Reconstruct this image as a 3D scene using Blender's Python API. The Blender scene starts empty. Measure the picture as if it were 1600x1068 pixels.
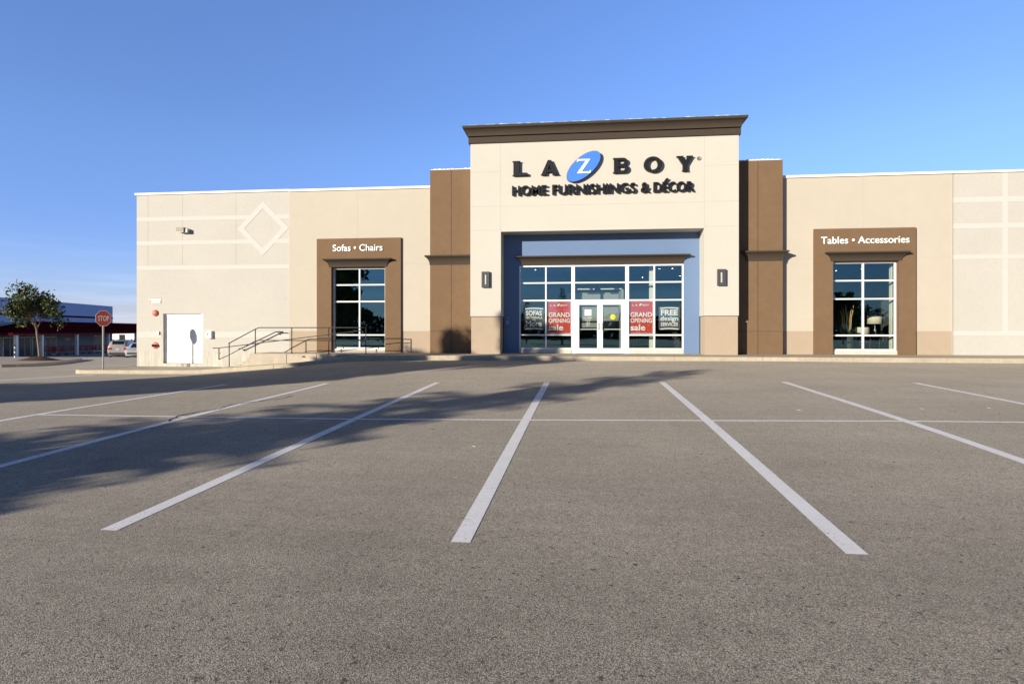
import bpy, bmesh, math, random
import numpy as np
from mathutils import Vector, Matrix
R = math.radians
sc = bpy.context.scene
col = sc.collection

# ------------------------------------------------------------------ camera, sky, sun, exposure
cam = bpy.data.cameras.new('camera')
camo = bpy.data.objects.new('camera', cam); col.objects.link(camo)
camo.location = (0, 0, 1.0); camo.rotation_euler = (R(90), 0, R(6.4))
cam.sensor_width = 36; cam.lens = 36*950/1600; cam.shift_y = -19/1600
cam.clip_start = .05; cam.clip_end = 8000
sc.camera = camo
SUN_EL, SUN_AZ = 12.8, 220.0
W = bpy.data.worlds.new('World'); sc.world = W; W.use_nodes = True
wn = W.node_tree; bgn = wn.nodes['Background']
sky = wn.nodes.new('ShaderNodeTexSky'); sky.sky_type = 'NISHITA'; sky.sun_disc = False
sky.sun_elevation = R(SUN_EL); sky.sun_rotation = R(SUN_AZ)
sky.air_density = 1.0; sky.dust_density = 0.0; sky.ozone_density = 5.0; sky.altitude = 0
# faint wisps of cloud close to the horizon
tc = wn.nodes.new('ShaderNodeTexCoord'); mp = wn.nodes.new('ShaderNodeMapping')
mp.inputs['Scale'].default_value = (2.2, 2.2, 34)
nz = wn.nodes.new('ShaderNodeTexNoise'); nz.inputs['Scale'].default_value = 1.6; nz.inputs['Detail'].default_value = 5
cr = wn.nodes.new('ShaderNodeValToRGB'); cr.color_ramp.elements[0].position = .5; cr.color_ramp.elements[1].position = .72
sep = wn.nodes.new('ShaderNodeSeparateXYZ'); rg = wn.nodes.new('ShaderNodeMapRange')
rg.inputs[1].default_value = .13; rg.inputs[2].default_value = .02; rg.inputs[3].default_value = 0; rg.inputs[4].default_value = .45
mu = wn.nodes.new('ShaderNodeMath'); mu.operation = 'MULTIPLY'
mx = wn.nodes.new('ShaderNodeMixRGB'); mx.inputs[2].default_value = (2.9, 3.9, 5.4, 1)
wn.links.new(tc.outputs['Generated'], mp.inputs[0]); wn.links.new(mp.outputs[0], nz.inputs['Vector'])
wn.links.new(nz.outputs['Fac'], cr.inputs[0]); wn.links.new(tc.outputs['Generated'], sep.inputs[0])
wn.links.new(sep.outputs['Z'], rg.inputs[0]); wn.links.new(cr.outputs[0], mu.inputs[0]); wn.links.new(rg.outputs[0], mu.inputs[1])
# sky tint against height: bluer low down, dimmed overhead to cut fill in shadows
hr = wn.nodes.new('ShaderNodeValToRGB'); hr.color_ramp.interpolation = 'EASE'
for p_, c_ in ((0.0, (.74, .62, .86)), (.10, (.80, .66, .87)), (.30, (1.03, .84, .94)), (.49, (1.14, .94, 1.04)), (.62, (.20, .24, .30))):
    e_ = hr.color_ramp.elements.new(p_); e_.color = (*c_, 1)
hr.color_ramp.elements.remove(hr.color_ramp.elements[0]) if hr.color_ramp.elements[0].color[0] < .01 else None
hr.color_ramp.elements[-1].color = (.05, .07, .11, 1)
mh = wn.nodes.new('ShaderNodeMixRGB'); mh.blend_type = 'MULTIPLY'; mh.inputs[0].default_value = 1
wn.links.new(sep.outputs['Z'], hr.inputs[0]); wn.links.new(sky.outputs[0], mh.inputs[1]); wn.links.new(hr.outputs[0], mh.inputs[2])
yr = wn.nodes.new('ShaderNodeMapRange'); yr.inputs[1].default_value = .25; yr.inputs[2].default_value = -.35; yr.inputs[3].default_value = 1; yr.inputs[4].default_value = .55  # sky also dimmed behind the camera to cut fill light
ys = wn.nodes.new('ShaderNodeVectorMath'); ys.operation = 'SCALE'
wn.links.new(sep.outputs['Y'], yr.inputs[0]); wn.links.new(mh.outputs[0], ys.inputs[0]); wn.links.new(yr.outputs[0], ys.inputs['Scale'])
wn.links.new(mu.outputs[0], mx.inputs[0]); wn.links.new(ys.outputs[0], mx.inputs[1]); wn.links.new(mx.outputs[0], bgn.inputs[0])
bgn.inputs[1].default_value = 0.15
sl = bpy.data.lights.new('sun', 'SUN'); slo = bpy.data.objects.new('sun', sl); col.objects.link(slo)
sl.energy = 4.0; sl.angle = R(.53); sl.color = (1.0, .90, .76)
sdir = Vector((math.sin(R(SUN_AZ))*math.cos(R(SUN_EL)), math.cos(R(SUN_AZ))*math.cos(R(SUN_EL)), math.sin(R(SUN_EL))))
slo.rotation_euler = sdir.to_track_quat('Z', 'Y').to_euler(); slo.location = (-30, -35, 20)
sc.view_settings.view_transform = 'Standard'; sc.view_settings.look = 'None'
sc.view_settings.gamma = 1; sc.view_settings.use_curve_mapping = False
sc.view_settings.exposure = 0.8
sc.cycles.max_bounces = 8; sc.cycles.transparent_max_bounces = 12; sc.cycles.caustics_reflective = False
sc.cycles.caustics_refractive = False; sc.cycles.sample_clamp_indirect = 4

rnd = random.Random(7)

# ------------------------------------------------------------------ materials
def _mat(name):
    m = bpy.data.materials.new(name); m.use_nodes = True
    nt = m.node_tree; return m, nt, nt.nodes['Principled BSDF']
def mat(name, c, rough=.7, spec=.3, metal=0, var=0, vscale=3, bump=0, bscale=60, emit=0, emitc=None, stretch=None, var2=0, v2scale=.3, c2=None):
    m, nt, b = _mat(name)
    b.inputs['Base Color'].default_value = (*c, 1); b.inputs['Roughness'].default_value = rough
    b.inputs['Specular IOR Level'].default_value = spec; b.inputs['Metallic'].default_value = metal
    if var or bump or var2:
        t = nt.nodes.new('ShaderNodeTexCoord'); src = t.outputs['Object']
        if stretch:
            mpn = nt.nodes.new('ShaderNodeMapping'); mpn.inputs['Scale'].default_value = stretch
            nt.links.new(src, mpn.inputs[0]); src = mpn.outputs[0]
    if var or var2:
        last = None
        for v, s in ((var, vscale), (var2, v2scale)):
            if not v: continue
            n = nt.nodes.new('ShaderNodeTexNoise'); n.inputs['Scale'].default_value = s; n.inputs['Detail'].default_value = 6
            n.inputs['Roughness'].default_value = .65
            nt.links.new(src, n.inputs['Vector'])
            r = nt.nodes.new('ShaderNodeMapRange'); r.inputs[1].default_value = .3; r.inputs[2].default_value = .7
            r.inputs[3].default_value = 1-v; r.inputs[4].default_value = 1+v
            nt.links.new(n.outputs['Fac'], r.inputs[0])
            if last is None: last = r.outputs[0]
            else:
                q = nt.nodes.new('ShaderNodeMath'); q.operation = 'MULTIPLY'
                nt.links.new(last, q.inputs[0]); nt.links.new(r.outputs[0], q.inputs[1]); last = q.outputs[0]
        mm = nt.nodes.new('ShaderNodeVectorMath'); mm.operation = 'SCALE'; mm.inputs[0].default_value = c
        nt.links.new(last, mm.inputs['Scale']); nt.links.new(mm.outputs[0], b.inputs['Base Color'])
    if c2:      # worn through in small chips
        n = nt.nodes.new('ShaderNodeTexNoise'); n.inputs['Scale'].default_value = 38; n.inputs['Detail'].default_value = 5; n.inputs['Roughness'].default_value = .75
        n2 = nt.nodes.new('ShaderNodeTexNoise'); n2.inputs['Scale'].default_value = 1.7
        ad = nt.nodes.new('ShaderNodeMath'); ad.operation = 'MULTIPLY_ADD'; ad.inputs[1].default_value = .35
        r = nt.nodes.new('ShaderNodeMapRange'); r.inputs[1].default_value = .82; r.inputs[2].default_value = .85
        mc = nt.nodes.new('ShaderNodeMixRGB'); mc.inputs[2].default_value = (*c2, 1)
        nt.links.new(src, n.inputs['Vector']); nt.links.new(src, n2.inputs['Vector']); nt.links.new(n2.outputs['Fac'], ad.inputs[0]); nt.links.new(n.outputs['Fac'], ad.inputs[2])
        nt.links.new(ad.outputs[0], r.inputs[0]); nt.links.new(r.outputs[0], mc.inputs[0]); nt.links.new(mm.outputs[0], mc.inputs[1]); nt.links.new(mc.outputs[0], b.inputs['Base Color'])
    if bump:
        n = nt.nodes.new('ShaderNodeTexNoise'); n.inputs['Scale'].default_value = bscale; n.inputs['Detail'].default_value = 4
        nt.links.new(src, n.inputs['Vector'])
        bp = nt.nodes.new('ShaderNodeBump'); bp.inputs['Strength'].default_value = bump; bp.inputs['Distance'].default_value = .01
        nt.links.new(n.outputs['Fac'], bp.inputs['Height']); nt.links.new(bp.outputs[0], b.inputs['Normal'])
    if emit:
        b.inputs['Emission Color'].default_value = (*(emitc or c), 1); b.inputs['Emission Strength'].default_value = emit
    return m

def asphalt_mat():
    m, nt, b = _mat('asphalt'); L = nt.links; N = nt.nodes.new
    t = N('ShaderNodeTexCoord'); P = t.outputs['Object']
    def noise(s, d=4, rough=.6, vec=None):
        n = N('ShaderNodeTexNoise'); n.inputs['Scale'].default_value = s; n.inputs['Detail'].default_value = d
        n.inputs['Roughness'].default_value = rough; L.new(vec or P, n.inputs['Vector']); return n.outputs['Fac']
    def rng(x, a, b_, c_, d_):
        r = N('ShaderNodeMapRange'); r.inputs[1].default_value = a; r.inputs[2].default_value = b_
        r.inputs[3].default_value = c_; r.inputs[4].default_value = d_; L.new(x, r.inputs[0]); return r.outputs[0]
    def mul(x, y):
        q = N('ShaderNodeMath'); q.operation = 'MULTIPLY'; L.new(x, q.inputs[0]); L.new(y, q.inputs[1]); return q.outputs[0]
    v = N('ShaderNodeTexVoronoi'); v.inputs['Scale'].default_value = 145; L.new(P, v.inputs['Vector'])
    sepc = N('ShaderNodeSeparateColor'); L.new(v.outputs['Color'], sepc.inputs[0])
    stone = rng(sepc.outputs[0], 0, 1, .50, 1.62)          # every stone its own tone
    edge = rng(v.outputs['Distance'], .25, .75, 1.12, .35)  # dark binder between stones
    mid = rng(noise(9, 5, .7), .3, .7, .86, 1.14)
    big = rng(noise(.35, 5, .6), .3, .7, .80, 1.14)
    mps = N('ShaderNodeMapping'); mps.inputs['Scale'].default_value = (.25, 3, 1); L.new(P, mps.inputs[0])
    streak = rng(noise(1.2, 4, .6, mps.outputs[0]), .35, .7, 1.05, .92)
    pit = rng(noise(26, 2, .5), .66, .70, 1.0, .25)
    oil = rng(noise(1.15, 3, .5), .66, .74, 1.0, .80)
    drip = rng(noise(4.5, 2, .5), .73, .77, 1.0, .72)
    f = mul(mul(mul(mul(mul(stone, edge), mul(mid, big)), streak), pit), mul(oil, drip))
    hue = N('ShaderNodeMixRGB'); hue.inputs[1].default_value = (.475, .405, .305, 1); hue.inputs[2].default_value = (.385, .355, .285, 1)
    L.new(rng(sepc.outputs[1], 0, 1, 0, 1), hue.inputs[0])
    sv = N('ShaderNodeVectorMath'); sv.operation = 'SCALE'; L.new(hue.outputs[0], sv.inputs[0]); L.new(f, sv.inputs['Scale'])
    L.new(sv.outputs[0], b.inputs['Base Color'])
    b.inputs['Roughness'].default_value = .85; b.inputs['Specular IOR Level'].default_value = .15
    b.inputs['Sheen Weight'].default_value = .13; b.inputs['Sheen Roughness'].default_value = .6; b.inputs['Sheen Tint'].default_value = (1, .9, .78, 1)
    bp = N('ShaderNodeBump'); bp.inputs['Strength'].default_value = .45; bp.inputs['Distance'].default_value = .0035
    inv = rng(v.outputs['Distance'], 0, .8, 1, 0)
    L.new(inv, bp.inputs['Height']); L.new(bp.outputs[0], b.inputs['Normal'])
    return m

def glass_mat(name, tint, gl, ior=2.1):
    m = bpy.data.materials.new(name); m.use_nodes = True; nt = m.node_tree
    nt.nodes.clear(); N = nt.nodes.new; L = nt.links
    out = N('ShaderNodeOutputMaterial'); mix = N('ShaderNodeMixShader'); tr = N('ShaderNodeBsdfTransparent'); g = N('ShaderNodeBsdfGlossy')
    lw = N('ShaderNodeLayerWeight'); lw.inputs[0].default_value = .5
    pw = N('ShaderNodeMath'); pw.operation = 'POWER'; pw.inputs[1].default_value = 4.0
    fr = N('ShaderNodeMapRange'); fr.inputs[3].default_value = ior; fr.inputs[4].default_value = 1.0
    L_ = nt.links; L_.new(lw.outputs['Facing'], pw.inputs[0]); L_.new(pw.outputs[0], fr.inputs[0])
    tr.inputs[0].default_value = (*tint, 1); g.inputs[0].default_value = (*gl, 1); g.inputs['Roughness'].default_value = 0.0
    t = N('ShaderNodeTexCoord'); n = N('ShaderNodeTexNoise'); n.inputs['Scale'].default_value = .8; n.inputs['Detail'].default_value = 1
    bp = N('ShaderNodeBump'); bp.inputs['Strength'].default_value = .05; bp.inputs['Distance'].default_value = .02
    L.new(t.outputs['Object'], n.inputs['Vector']); L.new(n.outputs['Fac'], bp.inputs['Height'])
    L.new(bp.outputs[0], g.inputs['Normal'])
    L.new(fr.outputs[0], mix.inputs[0]); L.new(tr.outputs[0], mix.inputs[1]); L.new(g.outputs[0], mix.inputs[2])
    L.new(mix.outputs[0], out.inputs[0]); return m

def leaf_mat(name, c1, c2):
    m, nt, b = _mat(name); L = nt.links; N = nt.nodes.new
    t = N('ShaderNodeTexCoord'); n = N('ShaderNodeTexNoise'); n.inputs['Scale'].default_value = 1.3; n.inputs['Detail'].default_value = 3
    L.new(t.outputs['Object'], n.inputs['Vector'])
    g = N('ShaderNodeMapRange'); g.inputs[1].default_value = .35; g.inputs[2].default_value = .65; L.new(n.outputs['Fac'], g.inputs[0])
    mxn = N('ShaderNodeMixRGB'); mxn.inputs[1].default_value = (*c1, 1); mxn.inputs[2].default_value = (*c2, 1)
    L.new(g.outputs[0], mxn.inputs[0]); L.new(mxn.outputs[0], b.inputs['Base Color'])
    b.inputs['Roughness'].default_value = .6; b.inputs['Specular IOR Level'].default_value = .2
    return m

M = dict(
 asphalt=asphalt_mat(),
 paint=mat('road_paint', (.95, .93, .89), .75, c2=(.34, .31, .27), var=.05, vscale=14, bump=.15, bscale=120, var2=.05, v2scale=1.5),
 paint_thin=mat('worn_road_paint', (.95, .92, .87), .8, c2=(.36, .33, .28), var=.10, vscale=22, bump=.15, bscale=120),
 crack=mat('tar', (.03, .028, .027), .8),
 concrete=mat('kerb_concrete', (.47, .41, .30), .85, var=.12, vscale=5, bump=.3, bscale=60, var2=.1, v2scale=.8),
 walkc=mat('walk_concrete', (.46, .40, .31), .85, var=.1, vscale=4, bump=.3, bscale=60, var2=.1, v2scale=.5),
 found=mat('foundation_concrete', (.50, .48, .41), .85, var=.22, vscale=2.2, bump=.3, bscale=40, stretch=(3.5, 1, .35)),
 offwhite=mat('off_white_rough_stucco', (.505, .487, .433), .9, spec=.1, var=.03, vscale=9, bump=.28, bscale=60, var2=.03, v2scale=.5),
 stripe=mat('smooth_white_stripe', (.56, .545, .50), .85, spec=.1, var=.02, vscale=3),
 peach=mat('peach_stucco', (.51, .462, .375), .9, spec=.1, var=.02, vscale=2, bump=.15, bscale=90, var2=.03, v2scale=.35),
 peachlow=mat('tan_stucco', (.42, .34, .25), .9, spec=.1, var=.03, vscale=2, bump=.15, bscale=90),
 cream=mat('cream_stucco', (.55, .525, .455), .9, spec=.1, var=.012, vscale=2, bump=.12, bscale=90, var2=.02, v2scale=.3),
 brown=mat('brown_stucco', (.185, .12, .07), .9, spec=.1, var=.06, vscale=3, bump=.25, bscale=80, var2=.05, v2scale=.5),
 dark=mat('dark_brown_trim', (.062, .048, .035), .8, spec=.2, var=.06, vscale=6, bump=.1, bscale=80),
 joint=mat('stucco_joint', (.46, .43, .36), .95),
 bjoint=mat('brown_joint', (.09, .058, .034), .95),
 near_black=mat('black_joint_and_shade', (.05, .04, .035), .9),
 coping=mat('white_coping', (.80, .80, .76), .5),
 membrane=mat('pale_blue_membrane', (.45, .68, .80), .6, var=.1, vscale=4),
 blue=mat('blue_painted_stucco', (.15, .225, .37), .85, spec=.15, var=.02, vscale=2, bump=.1, bscale=90),
 whitemetal=mat('white_metal', (.82, .82, .80), .35, spec=.5),
 doorwhite=mat('white_door_paint', (.86, .86, .84), .5, spec=.4),
 fixture=mat('beige_fixture', (.33, .29, .22), .6),
 stone=mat('sill_stone', (.58, .54, .45), .85, var=.08, vscale=6),
 glass=glass_mat('glass', (.95, .97, .96), (.48, .88, .98), .12),
 black=mat('black_paint', (.022, .022, .026), .45, spec=.5),
 letter=mat('charcoal_letter', (.011, .012, .014), .5, spec=.25),
 lface=mat('white_letter', (.88, .88, .86), .4),
 oval=mat('blue_sign_face', (.06, .21, .80), .35, spec=.5),
 ovalside=mat('navy_sign_edge', (.02, .035, .12), .5),
 galv=mat('galvanised_steel', (.42, .42, .42), .45, metal=.6),
 red=mat('stop_sign_red', (.62, .045, .02), .4, spec=.5),
 alarmred=mat('alarm_red', (.62, .16, .12), .5, spec=.4),
 pinkred=mat('faded_red', (.80, .30, .27), .6),
 darkred=mat('dark_red_metal', (.085, .008, .010), .9, spec=.0, var=.1, vscale=2),
 fasciared=mat('fascia_red', (.16, .01, .015), .8),
 cartred=mat('cart_red', (.50, .02, .02), .5),
 lampgrey=mat('charcoal_lamp', (.07, .07, .075), .5),
 posterred=mat('poster_red', (.62, .075, .06), .4, spec=.4),
 postergrey=mat('poster_grey', (.11, .115, .12), .5),
 yellow=mat('yellow_sticker', (.85, .75, .02), .5),
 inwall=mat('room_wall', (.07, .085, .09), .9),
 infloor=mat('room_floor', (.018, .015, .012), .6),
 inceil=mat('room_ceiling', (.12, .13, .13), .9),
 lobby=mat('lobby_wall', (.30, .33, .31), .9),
 lampface=mat('lamp_diffuser', (.50, .50, .48), .4),
 inwhite=mat('room_column', (.74, .74, .60), .8),
 shade=mat('cream_lampshade', (.80, .74, .56), .8),
 twig=mat('dry_twig', (.60, .42, .20), .8),
 sofa=mat('dark_sofa', (.05, .045, .045), .8),
 bulb=mat('spot_bulb', (1, .92, .8), emit=9, emitc=(1, .9, .72)),
 bark=mat('grey_bark', (.23, .185, .135), .9, var=.25, vscale=12, bump=.4, bscale=40),
 leaf=leaf_mat('green_leaf', (.045, .105, .022), (.12, .16, .035)),
 leafd=leaf_mat('dark_leaf', (.02, .045, .012), (.045, .07, .02)),
 browntuft=leaf_mat('brown_seed_leaf', (.20, .12, .05), (.12, .10, .04)),
 mulch=mat('mulch', (.10, .055, .035), .95, var=.4, vscale=12, bump=.8, bscale=20),
 islandc=mat('island_paving', (.50, .42, .33), .9, var=.15, vscale=3, bump=.3, bscale=20),
 farblue=mat('pale_metal_cladding', (.26, .38, .60), .6, var=.04, vscale=.6),
 fargrey=mat('grey_block_wall', (.22, .24, .26), .8, var=.08, vscale=1),
 farglass=mat('far_dark_glass', (.012, .016, .02), .35, spec=.3),
 tyre=mat('tyre', (.02, .02, .02), .85), rim=mat('wheel_rim', (.45, .45, .46), .35, metal=.7),
 silver=mat('silver_car_paint', (.50, .47, .43), .3, spec=.6, metal=.3),
 palecar=mat('pale_car_paint', (.62, .64, .66), .28, spec=.6, metal=.3),
 darkcar=mat('dark_blue_car_paint', (.02, .035, .06), .25, spec=.6, metal=.2),
 carglass=mat('car_glass', (.015, .02, .025), .06, spec=.8),
 tail=mat('tail_lamp_red', (.55, .02, .03), .25, spec=.6), headl=mat('head_lamp', (.75, .77, .8), .15, spec=.7),
 plate=mat('number_plate', (.75, .76, .78), .5),
 forest=leaf_mat('far_foliage', (.02, .035, .012), (.045, .06, .02)),
)

# ------------------------------------------------------------------ mesh helpers
class MB:
    def __init__(s, *mats): s.v = []; s.f = []; s.mi = []; s.mats = [M[m] for m in mats]; s.smooth = []
    def face(s, idx, mi=0, sm=False): s.f.append(idx); s.mi.append(mi); s.smooth.append(sm)
    def add(s, verts, faces, mi=0, sm=False):
        o = len(s.v); s.v += [tuple(p) for p in verts]
        for f in faces: s.face([i+o for i in f], mi, sm)
    def box(s, x0, x1, y0, y1, z0, z1, mi=0):
        s.add([(x0,y0,z0),(x1,y0,z0),(x1,y1,z0),(x0,y1,z0),(x0,y0,z1),(x1,y0,z1),(x1,y1,z1),(x0,y1,z1)],
              [(0,3,2,1),(4,5,6,7),(0,1,5,4),(1,2,6,5),(2,3,7,6),(3,0,4,7)], mi)
    def bevbox(s, x0, x1, y0, y1, z0, z1, b=.01, mi=0):
        bm = bmesh.new(); bmesh.ops.create_cube(bm, size=1)
        for v in bm.verts: v.co = Vector(((x0+x1)/2+v.co.x*(x1-x0), (y0+y1)/2+v.co.y*(y1-y0), (z0+z1)/2+v.co.z*(z1-z0)))
        bmesh.ops.bevel(bm, geom=bm.edges[:], offset=b, segments=2, affect='EDGES', profile=.5)
        bm.verts.index_update()
        s.add([v.co[:] for v in bm.verts], [[v.index for v in f.verts] for f in bm.faces], mi); bm.free()
    def tube(s, pts, rad, n=8, mi=0, cap=True, sm=True):
        pts = [Vector(p) for p in pts]; rads = rad if isinstance(rad, (list, tuple)) else [rad]*len(pts)
        o = len(s.v); prev = None
        for i, p in enumerate(pts):
            if i == 0: d = pts[1]-p
            elif i == len(pts)-1: d = p-pts[i-1]
            else: d = (pts[i+1]-p).normalized()+(p-pts[i-1]).normalized()
            d.normalize()
            if prev is None:
                a = Vector((0,0,1)) if abs(d.z) < .9 else Vector((1,0,0)); u = d.cross(a).normalized()
            else: u = (prev-d*prev.dot(d)).normalized()
            prev = u; w = d.cross(u)
            for k in range(n):
                t = 2*math.pi*k/n; s.v.append(tuple(p+(u*math.cos(t)+w*math.sin(t))*rads[i]))
        for i in range(len(pts)-1):
            for k in range(n):
                a = o+i*n+k; b = o+i*n+(k+1) % n; s.face([a, b, b+n, a+n], mi, sm)
        if cap:
            s.face([o+k for k in range(n)][::-1], mi); e = o+(len(pts)-1)*n; s.face([e+k for k in range(n)], mi)
    def lathe(s, prof, c=(0,0,0), n=24, mi=0, axis='z', sm=True):
        o = len(s.v); c = Vector(c)
        for r, h in prof:
            for k in range(n):
                t = 2*math.pi*k/n; x, y = r*math.cos(t), r*math.sin(t)
                p = {'z': Vector((x, y, h)), 'y': Vector((x, h, y)), 'x': Vector((h, x, y))}[axis]
                s.v.append(tuple(c+p))
        for i in range(len(prof)-1):
            for k in range(n):
                a = o+i*n+k; b = o+i*n+(k+1) % n; s.face([a, b, b+n, a+n], mi, sm)
    def prism(s, pts, y0, y1, mi=0, side=None):   # outline in x,z pushed along y
        n = len(pts); vs = [(x, y0, z) for x, z in pts]+[(x, y1, z) for x, z in pts]
        o = len(s.v); s.v += vs
        s.face([o+i for i in range(n)], mi); s.face([o+n+i for i in range(n)][::-1], mi)
        for i in range(n):
            j = (i+1) % n; s.face([o+i, o+n+i, o+n+j, o+j], mi if side is None else side)
    def build(s, name, parent=None, loc=None, recalc=True):
        me = bpy.data.meshes.new(name); me.from_pydata(s.v, [], s.f)
        for m in s.mats: me.materials.append(m)
        me.polygons.foreach_set('material_index', s.mi); me.polygons.foreach_set('use_smooth', s.smooth)
        me.update()
        if recalc and len(s.f) < 30000:
            bm = bmesh.new(); bm.from_mesh(me); bmesh.ops.recalc_face_normals(bm, faces=bm.faces[:]); bm.to_mesh(me); bm.free()
        o = bpy.data.objects.new(name, me); col.objects.link(o)
        if parent: o.parent = parent
        if loc: o.location = loc
        return o

def tag(o, label, cat, group=None, kind=None):
    if label: o['label'] = label
    if cat: o['category'] = cat
    if group: o['group'] = group
    if kind: o['kind'] = kind
    return o
def thing(name, label, cat, loc=(0,0,0), rz=0, group=None, rx=0):
    o = bpy.data.objects.new(name, None); col.objects.link(o); o.empty_display_size = .2
    o.location = loc; o.rotation_euler = (rx, 0, rz); return tag(o, label, cat, group)
def struct(o): o['kind'] = 'structure'; return o
def copy_tree(o, parent=None):
    c = o.copy(); col.objects.link(c); c.parent = parent
    for ch in list(o.children): copy_tree(ch, c)
    return c
def text_mesh(body, size, width=None, extrude=.01, offset=0., spacing=1., align='LEFT', shear=0, height=None):
    """letters as a mesh in the x,z plane, facing -y, baseline at z=0, left edge at x=0"""
    cu = bpy.data.curves.new('lettering', 'FONT'); cu.body = body; cu.size = size; cu.extrude = extrude
    cu.offset = offset; cu.space_character = spacing; cu.shear = shear; cu.resolution_u = 4
    ob = bpy.data.objects.new('lettering', cu); col.objects.link(ob)
    dg = bpy.context.evaluated_depsgraph_get(); dg.update()
    me = bpy.data.meshes.new_from_object(ob.evaluated_get(dg))
    bpy.data.objects.remove(ob); bpy.data.curves.remove(cu)
    co = np.empty(len(me.vertices)*3); me.vertices.foreach_get('co', co); co = co.reshape(-1, 3)
    x0, x1 = co[:, 0].min(), co[:, 0].max()
    sx = (width/(x1-x0)) if width else 1
    sz = (height/co[:, 1].max()) if height else (sx if width else 1)
    out = np.stack([(co[:, 0]-x0)*sx, -co[:, 2], co[:, 1]*sz], 1)
    me.vertices.foreach_set('co', out.ravel()); me.update()
    return me
def letters(name, body, x, y, z, size, m, parent=None, **k):
    me = text_mesh(body, size, **k); me.materials.clear(); me.materials.append(M[m])
    if ' ' in body and parent:          # every word a part of its own
        co = np.empty(len(me.vertices)*3); me.vertices.foreach_get('co', co); co = co.reshape(-1, 3)
        xs = np.sort(co[:, 0]); gaps = xs[1:]-xs[:-1]; nw = body.count(' ')
        cuts = sorted((xs[i]+xs[i+1])/2 for i in np.argsort(gaps)[-nw:]); res = []
        polys = [list(p.vertices) for p in me.polygons]; key = [sum(co[p[0], 0] > c for c in cuts) for p in polys]
        for g in range(nw+1):
            fs = [p for p, q in zip(polys, key) if q == g]
            if not fs: continue
            used = sorted({v for f in fs for v in f}); mp_ = {v: i for i, v in enumerate(used)}
            m2 = bpy.data.meshes.new(name); m2.from_pydata(co[used].tolist(), [], [[mp_[v] for v in f] for f in fs]); m2.materials.append(M[m]); m2.update()
            o = bpy.data.objects.new(name, m2); col.objects.link(o); o.location = (x, y, z); o.parent = parent; res.append(o)
        return res[0]
    o = bpy.data.objects.new(name, me); col.objects.link(o); o.location = (x, y, z)
    if parent: o.parent = parent
    return o

# ------------------------------------------------------------------ ground
KX = [-3000,-60,-22,-20,-18,-15.5,-13.9,-11.6,-10.1,-9.1,-8.1,-5.6,-3.5,1.5,7,11,16,60,3000]
KZ = [-.9,-.9,-.85,-.83,-.82,-.80,-.68,-.51,-.335,-.25,-.215,-.18,-.185,-.165,-.145,-.17,-.175,-.2,-.3]
ROWS = [
 (-3000, [0], [-1.3]), (-60, [0], [-1.0]), (0, [-20, 20], [-.70, -.64]),
 (4.5, [-20, -10, -3.8, -.9, 2, 8, 30], [-.70, -.65, -.613, -.598, -.571, -.53, -.5]),
 (9.8, [-20, -9.6, -6.7, -3.8, -.9, 2, 4.9, 10, 30], [-.62, -.51, -.502, -.495, -.461, -.423, -.384, -.35, -.3]),
 (15.5, [-30, -20, -9.6, -6.7, -3.8, -.9, 2, 4.9, 7.8, 30], [-.75, -.68, -.49, -.43, -.385, -.353, -.312, -.283, -.268, -.25]),
 (23.2, KX, KZ),
 (26, [-60, -22, -16, -10, 16], [-.92, -.88, -.84, -.6, -.5]),
 (32, [-60, -24, -10, 30], [-1.0, -.99, -.95, -.9]),
 (45, [-60, -24, 30], [-1.25, -1.28, -1.3]), (57, [-60, 30], [-1.74, -1.8]), (85, [0], [-2.0]), (400, [0], [-2.3]), (4000, [0], [-2.3])]
RY = np.array([r[0] for r in ROWS], float)
def ground_arr(X, Y):
    X = np.asarray(X, float); Y = np.asarray(Y, float)
    V = np.stack([np.interp(X, r[1], r[2]) for r in ROWS])
    i = np.clip(np.searchsorted(RY, Y, side='right')-1, 0, len(RY)-2)
    h = RY[1:]-RY[:-1]
    d = (V[1:]-V[:-1])/h.reshape(-1, *([1]*X.ndim))
    m = np.zeros_like(V); m[0] = d[0]; m[-1] = d[-1]
    # slopes: harmonic mean keeps the profile free of overshoot
    a, b = d[:-1], d[1:]; same = (a*b) > 0
    w1 = (2*h[1:]+h[:-1]).reshape(-1, *([1]*X.ndim)); w2 = (h[1:]+2*h[:-1]).reshape(-1, *([1]*X.ndim))
    den = np.where(same, w1/np.where(same, a, 1)+w2/np.where(same, b, 1), 1)
    m[1:-1] = np.where(same, (w1+w2)/den, 0)
    tk = lambda A, k: np.take_along_axis(A, k[None], 0)[0]
    hh = h[i]; t = (Y-RY[i])/hh; t = np.clip(t, 0, 1)
    y0, y1, m0, m1 = tk(V, i), tk(V, i+1), tk(m, i), tk(m, i+1)
    return (2*t**3-3*t**2+1)*y0+(t**3-2*t**2+t)*hh*m0+(-2*t**3+3*t**2)*y1+(t**3-t**2)*hh*m1
def gz(x, y): return float(ground_arr(np.array([x]), np.array([y]))[0])
def axis(lo, hi, st, far):
    a = list(np.arange(lo, hi+1e-6, st)); s_ = st; x = hi; r = []
    while x < far: s_ *= 1.25; x += s_; r.append(x)
    s_ = st; x = lo; l = []
    while x > -far: s_ *= 1.25; x -= s_; l.append(x)
    return np.array(l[::-1]+a+r)
gx = axis(-30, 22, .5, 3500); gy = axis(-2, 64, .5, 3500)
GX, GY = np.meshgrid(gx, gy); GZ = ground_arr(GX, GY)
nx, ny = len(gx), len(gy)
vv = np.stack([GX.ravel(), GY.ravel(), GZ.ravel()], 1)
ii = np.arange(nx*ny).reshape(ny, nx)
ff = np.stack([ii[:-1, :-1], ii[:-1, 1:], ii[1:, 1:], ii[1:, :-1]], -1).reshape(-1, 4)
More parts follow.
